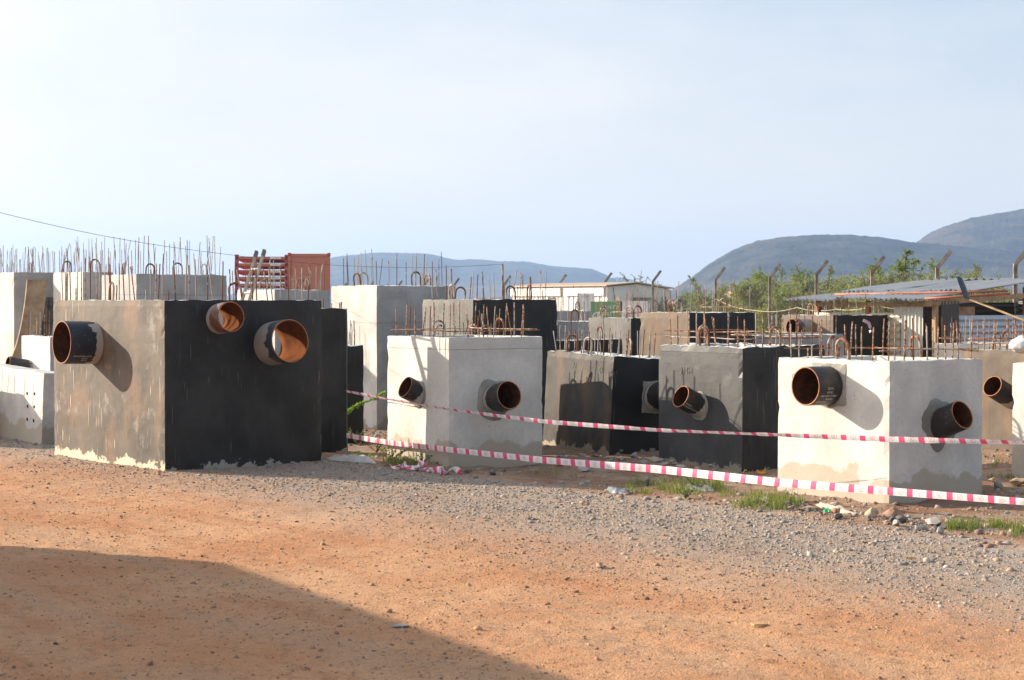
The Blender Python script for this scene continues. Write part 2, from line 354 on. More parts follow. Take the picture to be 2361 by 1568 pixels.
c = m.mix(m.math('MULTIPLY', m.step(m.noise(p, 0.006, 5, 0.6), 0.55, 0.68), 0.45), c, (0.15, 0.095, 0.07))
m.bump(m.noise(p, 0.12, 5, 0.7), 0.8, 5.0); M['hill'] = m.fin(c, 1.0, 0.0, 0.0)
hill('hill', [(1540,672),(1570,655),(1600,636),(1640,606),(1690,578),(1740,560),(1800,550),(1860,546),(1960,544),(2030,550),(2110,562),(2160,565),(2250,572),(2361,583),(2500,600),(2700,690)], 1900, 420, 500, 1.3, M['hill'])
hill('hill', [(2040,640),(2090,580),(2115,560),(2145,540),(2180,524),(2240,507),(2300,497),(2361,487),(2450,470),(2600,462),(2800,520),(3000,690)], 2300, 500, 500, 7.7, M['hill'])
hill('hill', [(470,700),(560,668),(640,632),(700,612),(762,597),(800,591),(860,585),(930,586),(990,588),(1030,597),(1060,602),(1100,600),(1150,604),(1210,604),(1260,613),(1320,618),(1365,621),(1395,633),(1430,655),(1490,690),(1520,700)], 3400, 600, 700, 4.1, M['hill'])
hill('hill', [(1300,700),(1370,655),(1420,640),(1450,643),(1500,660),(1560,688),(1600,700)], 4300, 500, 600, 9.2, M['hill'])

# ---------------------------------------------------------------- precast chambers
def ldir(a): return Vector((-math.sin(a), math.cos(a), 0))
def rdir(a): return Vector((math.cos(a), math.sin(a), 0))
def hit_u(c, d, u):                                            # length along d from c at which the point appears at u
    t = (u - CX) / F * math.cos(PITCH)
    return (t * c.y - c.x) / (d.x - t * d.y)
REB = []
for i in range(5):
    b = MB(); rr = random.Random(i)
    b.tube([(rr.uniform(-.0007,.0007)*k*(k-1)*.5, rr.uniform(-.0007,.0007)*k*(k-1)*.5, k/4) for k in range(5)], 0.0066, 6)
    REB.append(b.mesh('rebar'))
loopb = MB()
loopb.tube([(-.062,0,-.05),(-.064,0,.06)] + [(-.064*math.cos(a), 0, .11+.064*math.sin(a)) for a in np.linspace(0, math.pi, 9)] + [(.064,0,.06),(.062,0,-.05)], .0115, 8)
LOOP = loopb.mesh('lifting_loop')
for me_, mt in ((LOOP, 'rebar'), *((r_, 'rebar') for r_ in REB)):
    me_.materials.append(M[mt])
    me_.polygons.foreach_set('use_smooth', [True]*len(me_.polygons))
def matswap(o, mt):
    o.material_slots[0].link = 'OBJECT'; o.material_slots[0].material = mt

def ring_holes(holes, face): return [(h[1], h[2], h[3]) for h in holes if h[0] == face]
def shell(R, L, H, t, cell, holes, rim, seed, z0=-0.05):
    """hollow open-topped box; holes: (face, along, z, r) with face 'L' (x=0) or 'R' (y=0)"""
    V, key, FS, MI = [], {}, [], []
    hole_v = {}
    def vid(p):
        k = (round(p[0], 4), round(p[1], 4), round(p[2], 4))
        if k not in key: key[k] = len(V); V.append(Vector(p))
        return key[k]
    def patch(fn, A, B, mat, flip, hs=()):
        na, nb = max(1, round((A[1]-A[0])/cell)), max(1, round((B[1]-B[0])/cell))
        aa = np.linspace(A[0], A[1], na+1); bb = np.linspace(B[0], B[1], nb+1)
        for i in range(na):
            for j in range(nb):
                ca, cb = (aa[i]+aa[i+1])/2, (bb[j]+bb[j+1])/2
                q_ = [vid(fn(aa[i], bb[j])), vid(fn(aa[i+1], bb[j])), vid(fn(aa[i+1], bb[j+1])), vid(fn(aa[i], bb[j+1]))]
                gone = False
                for (ha, hb, hr) in hs:
                    if (ca-ha)**2 + (cb-hb)**2 < hr*hr:
                        gone = True
                        for k_, (x_, y_) in zip(q_, ((aa[i],bb[j]),(aa[i+1],bb[j]),(aa[i+1],bb[j+1]),(aa[i],bb[j+1]))):
                            hole_v[k_] = (fn, ha, hb, hr, x_, y_)
                if gone: continue
                FS.append(tuple(reversed(q_)) if flip else tuple(q_)); MI.append(mat)
    hL, hR = ring_holes(holes, 'L'), ring_holes(holes, 'R')
    patch(lambda a, b: (a, 0, b), (0, R), (z0, H), 0, False, hR)            # right-hand face
    patch(lambda a, b: (0, a, b), (0, L), (z0, H), 1, True, hL)             # left-hand face
    patch(lambda a, b: (R, a, b), (0, L), (z0, H), 2, False)
    patch(lambda a, b: (a, L, b), (0, R), (z0, H), 2, True)
    patch(lambda a, b: (a, t, b), (t, R-t), (.12, H), 3, True, hR)          # inside
    patch(lambda a, b: (t, a, b), (t, L-t), (.12, H), 3, False, hL)
    patch(lambda a, b: (R-t, a, b), (t, L-t), (.12, H), 3, True)
    patch(lambda a, b: (a, L-t, b), (t, R-t), (.12, H), 3, False)
    patch(lambda a, b: (a, b, .12), (t, R-t), (t, L-t), 3, False)
    FS_n = len(FS)
    for (x0, x1, y0, y1) in ((0,R,0,t),(0,R,L-t,L),(0,t,t,L-t),(R-t,R,t,L-t)):
        patch(lambda a, b: (a, b, H), (x0, x1), (y0, y1), 4, False)
    for k_, (fn, ha, hb, hr, x_, y_) in hole_v.items():
        d = math.hypot(x_-ha, y_-hb)
        if d > 1e-6: V[k_] = Vector(fn(ha+(x_-ha)/d*(hr-.003), hb+(y_-hb)/d*(hr-.003)))
    off = Vector((seed*13.7, seed*5.1, 0))
    out = []
    for i, p in enumerate(V):
        q_ = p.copy()
        if i not in hole_v:
            n3 = mnoise.noise_vector((p+off)*2.1)*0.004 + mnoise.noise_vector((p+off)*9)*0.002
            q_ += n3
            ex = min(p.x, R-p.x); ey = min(p.y, L-p.y); ez = H-p.z
            chip = max(0, mnoise.noise((p+off)*11))
            if ex < 1e-4 and ey < 1e-4:                        # a standing edge: rounded and chipped
                k = .004 + .020*chip**1.6
                q_.x += k if p.x < R/2 else -k; q_.y += k if p.y < L/2 else -k
            if ez < 1e-4:
                q_.z += mnoise.noise((p+off)*8)*rim + mnoise.noise((p+off)*23)*rim*.8
                if ex < 1e-4: q_.x += (1 if p.x < R/2 else -1)*(.003+rim*.5*chip)
                if ey < 1e-4: q_.y += (1 if p.y < L/2 else -1)*(.003+rim*.5*chip)
        out.append(q_)
    return out, FS, MI

def lettering(name, text, size, mat, parent, fn, depth=0.0015):
    """painted characters: flat glyphs laid on a surface by fn(x, y) -> point"""
    cu = bpy.data.curves.new(name, 'FONT'); cu.body = text; cu.size = size; cu.align_x = 'CENTER'; cu.align_y = 'CENTER'; cu.resolution_u = 2
    ob = bpy.data.objects.new(name, cu); COL.objects.link(ob)
    me = bpy.data.meshes.new_from_object(ob.evaluated_get(bpy.context.evaluated_depsgraph_get()))
    COL.objects.unlink(ob); bpy.data.objects.remove(ob); bpy.data.curves.remove(cu)
    for v_ in me.vertices: v_.co = fn(v_.co.x, v_.co.y)
    me.materials.clear(); me.name = name
    return link_mesh(name, me, mat, parent)

def pipe_stub(root, base, d, r, ln, mat, text=None, tsize=.03, inner='rust', edge='rustedge', wall=.2):
    """steel pipe through the wall; base on the outer face, d outward (root's own axes)"""
    z = d.normalized(); x = z.cross(Vector((0, 0, 1))).normalized(); y = z.cross(x)
    n = 40; V, FS, MI = [], [], []
    zs = [-wall-.06, -wall*.5, 0.0, ln*.33, ln*.66, ln-.006, ln]
    def ring(rr, zz, wob=0.0):
        b = len(V)
        for j in range(n):
            a = 2*math.pi*j/n
            V.append(Vector((math.cos(a)*rr, math.sin(a)*rr, zz + wob*math.sin(a*2+1))))
        return b
    o_ = [ring(r - (.002 if i == len(zs)-1 else 0), zz, .0015 if i >= len(zs)-2 else 0) for i, zz in enumerate(zs)]
    i_ = [ring(r-.011, zz) for zz in zs]
    for q in range(len(zs)-1):
        for j in range(n):
            k = (j+1) % n
            FS.append((o_[q]+j, o_[q]+k, o_[q+1]+k, o_[q+1]+j)); MI.append(0)
            FS.append((i_[q]+j, i_[q+1]+j, i_[q+1]+k, i_[q]+k)); MI.append(1)
    for j in range(n):
        k = (j+1) % n
        FS.append((o_[-1]+j, o_[-1]+k, i_[-1]+k, i_[-1]+j)); MI.append(2)
        FS.append((o_[0]+k, o_[0]+j, i_[0]+j, i_[0]+k)); MI.append(1)
    p = mesh_py('pipe_stub', V, FS, [M[mat], M[inner], M[edge]], root, MI, True)
    Mx = Matrix((x, y, z)).transposed().to_4x4(); Mx.translation = base; p.matrix_local = Mx
    if text:                                                   # text on the side turned to the camera
        ang0, lines, zc = text
        for i, (tx, dz) in enumerate(lines):
            a0 = ang0 + i*tsize*1.25/r
            lettering('painted_marking', tx, tsize, M['chalk'], p,
                      lambda X_, Y_, a0=a0, dz=dz: Vector((math.cos(a0-Y_/r)*(r+.0015), math.sin(a0-Y_/r)*(r+.0015), zc+dz-X_)))
    return p
def collar(root, base, n, r, spread, mat, seed, rect=None):
    """rough mortar packed round a pipe, proud of the face"""
    x = n.cross(Vector((0, 0, 1))).normalized(); z = Vector((0, 0, 1)); k = 48; V, FS = [], []
    for ringi, (rr, hh) in enumerate(((r-.004, .012), (r+.02, .016), (None, .007), (None, -.012))):
        for j in range(k):
            a = 2*math.pi*j/k
            if rr is None:
                if rect:
                    cx_, sx_ = math.cos(a), math.sin(a); lim = min(rect[0]/max(abs(cx_), 1e-3), (rect[1] if sx_ > 0 else rect[2])/max(abs(sx_), 1e-3))
                    R_ = max(r+.025, lim*(1+.05*mnoise.noise((math.cos(a)*4, math.sin(a)*4, seed))))
                else:
                    R_ = r + spread*(.75+.8*max(-.5, mnoise.noise((math.cos(a)*1.2, math.sin(a)*1.2, seed*3.3))) + .12*mnoise.noise((math.cos(a)*5, math.sin(a)*5, seed)))
                    R_ = max(R_, r+.024)
            else: R_ = rr
            V.append(base + x*math.cos(a)*R_ + z*math.sin(a)*R_ + n*(hh + .004*mnoise.noise((a*5, ringi, seed))))
    for q in range(3):
        for j in range(k):
            j2 = (j+1) % k; FS.append((q*k+j, q*k+j2, (q+1)*k+j2, (q+1)*k+j))
    return mesh_py('mortar_collar', V, FS, M[mat], root, None, False)

def chamber(label, a, H, corner, L, R, kinds, rebar=(.25, .4, .17), mixm=('rebar',), loops=4, pipes=(), ties=0, rim=.012, seam=None,
            cell=.075, t=.15, seed=1, lean=0.0, writing=(), loopmat='rebar', back_h=None):
    """precast box of walls with starter bars; a = turn of the right-hand face, corner = ground point of the near edge"""
    rg = random.Random(seed*101+5)
    root = empty('precast_chamber', corner, a, label, 'concrete chamber', 'precast concrete chambers in the storage yard')
    if lean:
        root.rotation_euler = (Matrix.Rotation(lean, 3, 'Y') @ Matrix.Rotation(a, 3, 'Z')).to_euler()
    bpy.context.view_layer.update()
    Mi = root.matrix_world.inverted()
    o_loc = Mi @ Vector((0, 0, EYE)); R3 = Mi.to_3x3()
    holes, plist = [], []
    for p in pipes:
        d = (R3 @ ray(*p['base'])).normalized()
        if p['face'] == 'R':
            k = -o_loc.y / d.y; b = o_loc + d*k; n = Vector((0, -1, 0)); al = b.x
        else:
            k = -o_loc.x / d.x; b = o_loc + d*k; n = Vector((-1, 0, 0)); al = b.y
        e = (R3 @ ray(*p['rim'])).normalized()                 # rim centre: in the upright plane through base and n
        pn = n.cross(Vector((0, 0, 1))); kk = (b - o_loc).dot(pn) / e.dot(pn); tip = o_loc + e*kk
        ax = tip - b
        dist = (Vector((0, 0, EYE)) - root.matrix_world @ tip).length
        r = p['r'] / F * dist
        ln = p.get('len', ax.length)
        holes.append((p['face'], al, b.z, r)); plist.append((p, b, ax.normalized(), r, ln, n))
    V, FS, MI = shell(R, L, H, t, cell, holes, rim, seed)
    def top(x, y):                                             # the two unseen rear walls may be lowered to let the sun past
        return back_h if back_h and ((x > R-t-.03 and y > t+.03) or (y > L-t-.03 and x > t+.03)) else H
    if back_h:
        for v_ in V:
            if top(v_.x, v_.y) < H and v_.z > .13: v_.z = .13 + (v_.z-.13)*(back_h-.13)/(H-.13)
    body = mesh_py('chamber_wall', V, FS, [M[k] for k in kinds], root, MI)
    body['seam'] = float(seam if seam is not None else -5.0)
    for i, (p, b, ax, r, ln, n) in enumerate(plist):
        pipe_stub(root, b, ax, r, ln, p.get('mat', 'pipe'), p.get('text'), p.get('ts', .03), inner=p.get('inner', 'rust'), wall=t)
        if p.get('collar'): collar(root, b, n, r, p['collar'], p.get('cmat', 'mortar'), seed+i, p.get('rect'))
    # starter bars round the rim
    sp = rebar[2]; ti = t*.5
    pts = []
    for (p0, p1) in (((ti, ti), (R-ti, ti)), ((R-ti, ti), (R-ti, L-ti)), ((R-ti, L-ti), (ti, L-ti)), ((ti, L-ti), (ti, ti))):
        n_ = max(2, round(math.hypot(p1[0]-p0[0], p1[1]-p0[1])/sp))
        for k in range(n_):
            f_ = (k + rg.uniform(-.22, .22) + .15)/n_
            pts.append((p0[0]+(p1[0]-p0[0])*f_ + rg.uniform(-.02, .02), p0[1]+(p1[1]-p0[1])*f_ + rg.uniform(-.02, .02)))
    for (x, y) in pts:
        if rebar[1] <= 0 or rg.random() < .06: continue
        o = bpy.data.objects.new('rebar', rg.choice(REB)); COL.objects.link(o); o.parent = root
        h = rg.uniform(*rebar[:2]) if rg.random() > .12 else rg.uniform(.08, .2)
        o.location = (x, y, top(x, y)-.03); o.scale = (.72 if corner.y > 20 else .9, .72 if corner.y > 20 else .9, h+.03)
        s_ = .032 if rg.random() < .88 else .13
        o.rotation_euler = (rg.gauss(0, s_), rg.gauss(0, s_), rg.uniform(0, 6.28))
        mm = rg.choice(mixm)
        if mm != 'rebar': matswap(o, M[mm])
    lp = [((R*.5, ti), 0), ((R-ti, L*.5), math.pi/2), ((R*.45, L-ti), 0), ((ti, L*.5), math.pi/2)]
    for k in range(loops):
        (x, y), rz = lp[(k + (seed % 2)) % 4] if loops < 4 else lp[k]
        o = bpy.data.objects.new('lifting_loop', LOOP); COL.objects.link(o); o.parent = root
        o.location = (x + rg.uniform(-.1, .1)*(rz == 0), y + rg.uniform(-.1, .1)*(rz != 0), top(x, y)-.01); o.rotation_euler = (rg.gauss(0, .06), rg.gauss(0, .06), rz + rg.gauss(0, .15))
        o.scale = (1, 1, rg.uniform(.95, 1.15))
        lm = rg.choice(('rebar', 'rebar', 'rebar2')) if loopmat == 'rebar' else loopmat
        if lm != 'rebar': matswap(o, M[lm])
    for k in range(ties):                                      # long bars tied across the starter bars
        b = MB(); z = H + .07 + .055*(k // 4) + rg.uniform(-.01, .02); e = .09
        ends = (((-.02, e), (R+.02, e)), ((R-e, -.02), (R-e, L+.02)), ((R, L-e), (0, L-e)), ((e, L), (e, -.03)))[k % 4]
        b.tube([(ends[0][0]+(ends[1][0]-ends[0][0])*f_, ends[0][1]+(ends[1][1]-ends[0][1])*f_, z+rg.uniform(-.006, .006)) for f_ in (0, .25, .5, .75, 1)], .0055, 6)
        b.build('tie_bar', M['rebar' if rg.random() < .6 else 'rebar2'], root, True)
    for (face, txt, al, zz, sz, mt) in writing:
        fn = (lambda X_, Y_: Vector((al+X_, -.006, zz+Y_))) if face == 'R' else (lambda X_, Y_: Vector((-.006, al-X_, zz+Y_)))
        lettering('chalk_writing', txt, sz, M[mt], root, fn)
    return root

A_ = lambda d: rad(d)
def fit(uc, vt, a, ul, ur, vb=None, y=None):
    """near edge at column uc: base on the ground at row vb (or at distance y), top at row vt"""
    c = gnd(uc, vb) if vb is not None else at(uc, HOR, y)
    c = Vector((c.x, c.y, 0)); H = at(uc, vt, c.y).z
    return dict(a=a, H=H, corner=c, L=hit_u(c, ldir(a), ul), R=hit_u(c, rdir(a), ur))
K5 = lambda r, l, o=None: (r, l, o or r, 'inner', 'rim')
big = chamber('large black painted chamber nearest the road with three pipes and a ladder in it',
    **fit(380, 692, A_(40), 122, 743, vb=1086), kinds=K5('black', 'dusty'), rebar=(.28, .46, .085), rim=.008, seed=3, t=.11, cell=.06, loops=4, back_h=.32,
    pipes=[dict(face='L', base=(216, 790), rim=(142, 789.5), r=48, mat='pipeblue', text=(2.2, [('INL-B', .0), ('Smoor', .0), ('BCH-PHKVP-TM-01', .03)], .17), ts=.024),
           dict(face='R', base=(506, 735), rim=(533, 730), r=35, mat='piperust', inner='rust_sunlit'),
           dict(face='R', base=(628, 792), rim=(669, 786), r=50, mat='pipecem', inner='rust_sunlit')])
chamber('slim black chamber tucked behind the right edge of the large black one', a=A_(4), H=1.545, corner=Vector((-2.19, 18.08, 0)), L=.42, R=.42,
    kinds=K5('black', 'black'), rebar=(.05, .12, .5), loops=0, rim=.012, seed=4)
chamber('white chamber with two tilted pipes beside the large black chamber',
    **fit(1034.6, 779, A_(33), 891.6, 1252, vb=1075.5), kinds=K5('white', 'white'), rebar=(.28, .36, .15), mixm=('rebar2', 'rebar'), ties=4, seed=5, rim=.004, cell=.06, seam=1.145, loops=2,
    pipes=[dict(face='L', base=(966, 908), rim=(934, 892), r=26, mat='pipe', collar=.05),
           dict(face='R', base=(1140, 921), rim=(1174, 911), r=33.5, mat='pipe', collar=.09)])
chamber('low grey chamber added out of sight behind the white one to shade the leaning one', a=A_(36), H=1.19, corner=Vector((-.35, 18.32, 0)), L=1.1, R=.36,
    kinds=K5('grey', 'grey'), rebar=(.18, .3, .2), loops=3, seed=6)  # hidden box, added and shaped for the shadow on the leaning chamber
chamber('leaning black chamber with rough top between the white and the charcoal chamber',
    **fit(1405, 822, A_(28), 1251, 1530, vb=1047), kinds=K5('black', 'tan'), rebar=(.2, .3, .15), rim=.022, seed=7, lean=rad(2.5), loops=3, cell=.06,
    pipes=[dict(face='R', base=(1512, 916), rim=(1548, 905), r=33, mat='pipe', collar=.06, rect=(.17, .17, .17))],
    writing=[('L', 'N', .82, .90, .10, 'faintchalk'), ('L', 'D', .25, .88, .10, 'faintchalk')])
chamber('charcoal chamber with one pipe and chalked letters, left of the white front chamber',
    **fit(1711, 801, A_(33), 1518, 1903, vb=1086), kinds=K5('black', 'char'), rebar=(.26, .36, .14), mixm=('rebar', 'rebar2'), ties=8, rim=.02, seed=8, cell=.06, seam=1.115, loops=4,
    pipes=[dict(face='L', base=(1612, 936), rim=(1569.5, 914), r=27, mat='pipe', collar=.03, cmat='mortar', text=(2.35, [('BCH-MCPH-CT-01-W', 0), ('NORTH', .04)], .16), ts=.022)],
    writing=[('L', '2MH', .85, .93, .10, 'faintchalk'), ('R', 'N', .22, .88, .13, 'black')])
chamber('white chamber at the front right with one level and one tilted pipe',
    **fit(2050, 834, A_(36), 1793, 2268, vb=1160), kinds=K5('white', 'white'), rebar=(.26, .36, .15), mixm=('rebar2', 'rebar2', 'rebar'), ties=3, rim=.008, seed=9, cell=.055, loops=3, loopmat='rebar2',
    pipes=[dict(face='L', base=(1912, 889), rim=(1857, 890.5), r=44.5, mat='pipeclean', collar=.06, rect=(.19, .185, .165), text=(2.25, [('KCA 7592-', .05), ('IN BOT', -.02), ('MH-VKD OGPH-', 0), ('NORT', .0), ('SOUT', .0)], .15), ts=.026),
           dict(face='R', base=(2166, 979), rim=(2219, 956), r=33.5, mat='pipeclean', collar=.11)],
    writing=[('L', 'CZA', 1.02, .98, .06, 'faintchalk')])
chamber('tall grey chamber standing behind and between the large black and white chambers',
    **fit(868.6, 658, A_(36), 763, 1052, vb=987), kinds=K5('grey', 'pale'), rebar=(.3, .48, .13), seed=10, seam=1.35, loops=4)
chamber('chamber with one streaked grey and one black side behind the white one',
    **fit(1090, 691, A_(36), 973, 1286, y=20.0), kinds=K5('black', 'slate'), rebar=(.28, .42, .16), seed=11, loops=4)
chamber('small black chamber behind the white one, right of the large black chamber', a=A_(20), H=1.12, corner=Vector((-1.98, 19.32, 0)), L=.5, R=hit_u(Vector((-1.98, 19.32, 0)), rdir(A_(20)), 839),
    kinds=K5('black', 'black'), rebar=(.15, .3, .25), loops=0, seed=12)
bb = chamber('white block with pairs of bolt holes, leftmost beside the road',
    **fit(95, 861, A_(36), -110, 150, vb=1021), kinds=K5('pale', 'white'), rebar=(0, 0, .3), loops=0, seed=13, rim=.003, lean=rad(2.2))
chamber('small white chamber with a pipe peeping over the white bolt hole block',
    **fit(114, 777, A_(36), 48, 150, y=22.5), kinds=K5('grey', 'white'), rebar=(.2, .42, .16), seed=14, loops=0,
    pipes=[dict(face='L', base=(70, 846), rim=(38, 840), r=15, mat='pipe', len=.32)])
lt = chamber('tall chamber at the far left with a window of bars cut into its shaded side',
    **fit(31.4, 628, A_(36), -90, 150, y=26.0), kinds=K5('grey', 'pale'), rebar=(.25, .45, .085), seed=15, loops=3)
chamber('tall bright chamber right of the one with the barred window',
    **fit(191, 627, A_(36), 122, 262, y=25.0), kinds=K5('grey', 'pale'), rebar=(.3, .55, .08), seed=16, loops=3)
chamber('wide grey chamber in the second row above the large black chamber',
    **fit(314, 632, A_(36), 234, 524, y=23.0), kinds=K5('grey', 'grey'), rebar=(.3, .58, .09), seed=17, seam=1.72, loops=4)
chamber('grey chamber in front of the red steel racks',
    **fit(633, 668, A_(36), 546, 763, y=26.0), kinds=K5('grey', 'pale'), rebar=(.25, .5, .14), seed=18, loops=3)
chamber('low black chamber behind the leaning black one, half covered',
    **fit(1280, 787, A_(36), 1216, 1439, y=21.2), kinds=K5('black', 'black'), rebar=(.2, .35, .22), seed=19, loops=1, lean=rad(-1.0))
chamber('grey chamber behind the low black one, left of the brown and black one',
    **fit(1268, 742, A_(36), 1200, 1390, y=25.6), kinds=K5('grey', 'grey'), rebar=(.2, .42, .2), seed=20, loops=3, seam=1.15)
chamber('far grey chamber in front of the white cabin',
    **fit(1252, 717, A_(36), 1190, 1366, y=29.0), kinds=K5('grey', 'pale'), rebar=(.25, .45, .2), seed=21, loops=2)
chamber('tan and black chamber in front of the green banner',
    **fit(1454.6, 734, A_(36), 1356, 1520, y=24.3), kinds=K5('black', 'slate'), rebar=(.3, .46, .15), mixm=('rebar2',), seed=22, ties=2, loops=3)
chamber('brown and black chamber behind the charcoal one, a pale line across it',
    **fit(1590, 721, A_(36), 1475, 1744.7, y=22.0), kinds=K5('black', 'brown'), rebar=(.28, .46, .16), seed=23, ties=2, loops=3, seam=1.19)
chamber('grey chamber behind the charcoal one, in front of the one with the wide pipe',
    **fit(1735, 774, A_(36), 1650, 1948, y=23.5), kinds=K5('grey', 'grey'), rebar=(.2, .4, .2), seed=24, loops=1)
chamber('brown and black chamber with a wide cemented pipe beside the tin shed',
    **fit(1921, 727, A_(36), 1802, 2058, y=26.5), kinds=K5('black', 'brown'), rebar=(.3, .5, .18), seed=25, loops=3,
    pipes=[dict(face='L', base=(1862, 755), rim=(1826, 755), r=20, mat='pipecem')])
chamber('brown chamber at the right behind the white front one, one tilted pipe in it', a=A_(36), H=1.08, corner=Vector((5.83, 17.95, 0)), L=1.3, R=1.2,
    kinds=K5('brown', 'brown'), rebar=(.26, .38, .15), mixm=('rebar2', 'rebar'), ties=8, seed=26, rim=.01, loops=3, loopmat='rebar2',
    pipes=[dict(face='L', base=(2326, 914), rim=(2288, 890), r=24.5, mat='pipe')])
chamber('brown chamber behind the white front one, just showing its rim left of the white sack',
    **fit(2345, 797, A_(36), 2153, 2440, y=21.3), kinds=K5('brown', 'slate'), rebar=(.24, .36, .17), mixm=('rebar2', 'rebar'), ties=4, seed=27, loops=2)
chamber('white pitted chamber cut by the right edge of the picture', a=A_(36), H=1.05, corner=Vector((5.35, 14.7, 0)), L=hit_u(Vector((5.35, 14.7, 0)), ldir(A_(36)), 2334), R=1.2,
    kinds=K5('white', 'white'), rebar=(0, 0, .3), seed=28, rim=.012, loops=0, writing=[('L', '1 5', 1.0, .72, .1, 'faintchalk')])
chamber('grey chamber beyond the left edge of the picture beside the bolt hole block', a=A_(36), H=.82, corner=Vector((-7.45, 19.5, 0)), L=1.2, R=1.2,
    kinds=K5('grey', 'grey'), rebar=(.2, .4, .3), seed=29, loops=0)  # unseen; added to shade the lower part of the bolt hole block

bpy.context.view_layer.update(); Mi = bb.matrix_world.inverted(); R3 = Mi.to_3x3(); oo = Mi @ Vector((0, 0, EYE))
for (u, v) in ((63,907),(80,908),(64,937),(79,938),(63,967),(78,970)):
    d = R3 @ ray(u, v); p = oo + d*(-oo.x/d.x); b = MB(); b.tube([p+Vector((.02, 0, 0)), p+Vector((-.007, 0, 0))], .018, 10); b.build('bolt_hole', M['rust'], bb)
# ---------------------------------------------------------------- stones (gravel, pebbles, rubble)
def ico(sub):
    bm = bmesh.new(); bmesh.ops.create_icosphere(bm, subdivisions=sub, radius=1.0)
    v_ = np.array([q.co[:] for q in bm.verts]); f_ = np.array([[q.index for q in f.verts] for f in bm.faces]); bm.free(); return v_, f_
IV, IF = ico(1)
def stones(name, P, r, mat, rs, flat=.65):
    """P (n,2) places, r (n) sizes -> one mesh of irregular stones"""
    n = len(P); V = np.repeat(IV[None], n, 0)
    V = V * (1 + rs.uniform(-.38, .34, (n, len(IV), 1)))
    V[:, :, 0] *= rs.uniform(.75, 1.35, (n, 1)); V[:, :, 2] *= rs.uniform(flat-.2, flat+.2, (n, 1))
    tl = rs.uniform(-.5, .5, n); c_, s_ = np.cos(tl)[:, None], np.sin(tl)[:, None]
    V[:, :, 1], V[:, :, 2] = V[:, :, 1]*c_ - V[:, :, 2]*s_, V[:, :, 1]*s_ + V[:, :, 2]*c_
    a = rs.uniform(0, 6.28, n); c_, s_ = np.cos(a)[:, None], np.sin(a)[:, None]
    V[:, :, 0], V[:, :, 1] = V[:, :, 0]*c_ - V[:, :, 1]*s_, V[:, :, 0]*s_ + V[:, :, 1]*c_
    V *= r[:, None, None]
    V[:, :, 0] += P[:, 0:1]; V[:, :, 1] += P[:, 1:2]; V[:, :, 2] += ground_z(P[:, 0], P[:, 1])[:, None] + (r*.10)[:, None]
    Fc = (IF[None] + (np.arange(n)*len(IV))[:, None, None]).reshape(-1, 3)
    return mesh_np(name, V.reshape(-1, 3), Fc, mat)
def stone_mat(name, cols):
    m = NT(name); r = m.isl()
    cr = m.t.nodes.new('ShaderNodeValToRGB'); m.t.links.new(r, cr.inputs[0]); cr.color_ramp.interpolation = 'CONSTANT'
    while len(cr.color_ramp.elements) < len(cols): cr.color_ramp.elements.new(.5)
    for i, (e, c) in enumerate(zip(cr.color_ramp.elements, cols)): e.position = i/len(cols); e.color = (*c, 1)
    k = m.noise(m.pos(), 90, 3)
    return m.fin(m.mix(m.math('MULTIPLY', k, .5), cr.outputs[0], (.30, .22, .16)), .95, 0, .2)
M['gravel'] = stone_mat('grey_gravel', [(.14,.135,.13), (.25,.235,.22), (.32,.29,.26), (.21,.20,.19), (.36,.315,.27), (.28,.26,.24), (.36,.25,.17), (.11,.105,.105), (.42,.38,.34)])
M['pebble'] = stone_mat('dirt_pebbles', [(.32,.16,.08), (.22,.11,.06), (.38,.20,.11), (.17,.095,.06), (.28,.19,.13), (.44,.26,.15), (.12,.072,.05)])
M['rubble'] = stone_mat('yard_rubble', [(.29,.27,.25), (.28,.17,.11), (.34,.31,.28), (.20,.12,.085), (.36,.24,.17), (.25,.24,.23), (.14,.11,.095)])
rs = np.random.RandomState(11)
def scatter(n, x0, x1, y0, y1, keep):
    P = np.stack([rs.uniform(x0, x1, n), rs.uniform(y0, y1, n)], 1)
    vis = np.abs(P[:, 0]) < .325*P[:, 1] + .5
    q = qband(P[:, 0], P[:, 1]); q = q + 1.1*vnoise(P[:, 0]*.9, P[:, 1]*.9) + .5*vnoise(P[:, 0]*3, P[:, 1]*3)
    return P[vis & (rs.rand(n) < keep(q, P))]
P = scatter(300000, -6.5, 6.5, 7, 22, lambda q, P: np.clip((q+2.9)/2.2, 0, 1)**2.0*np.clip((.35-q)/.35, 0, 1)*.9)
r = np.clip(rs.lognormal(-5.2, .48, len(P)), .003, .030)
tag(stones('gravel', P, r, M['gravel'], rs), kind='stuff', label='loose grey gravel strewn along the road edge')
# clods and pebbles of the dirt road gather along wheel tracks
P = scatter(190000, -5, 6, 5.3, 17, lambda q, P: np.clip((-q-.2)/1.5, 0, 1)*(.30 + .8*np.clip(vnoise(P[:, 0]*.7+P[:, 1]*.55, (P[:, 1]*.7-P[:, 0]*.5)*.3)*2.2+.1, 0, 1)))
r = np.clip(rs.lognormal(-5.95, .62, len(P)), .0016, .019)
tag(stones('pebbles', P, r, M['pebble'], rs, .7), kind='stuff', label='small clods and pebbles scattered over the orange dirt road')
P = scatter(60000, -7, 8, 10, 26, lambda q, P: np.clip((q+.1)/.3, 0, 1)*(.12+.6*np.clip(1-np.abs(q-.35)/.45, 0, 1)*(P[:, 0] > .6)+.75*np.clip(vnoise(P[:, 0]*1.2+3, P[:, 1]*1.2)*2.4+.1, 0, 1)))
r = np.clip(rs.lognormal(-4.75, .65, len(P)), .004, .05)
tag(stones('rubble', P, r, M['rubble'], rs), kind='stuff', label='small stone and mortar rubble lying between the chambers')

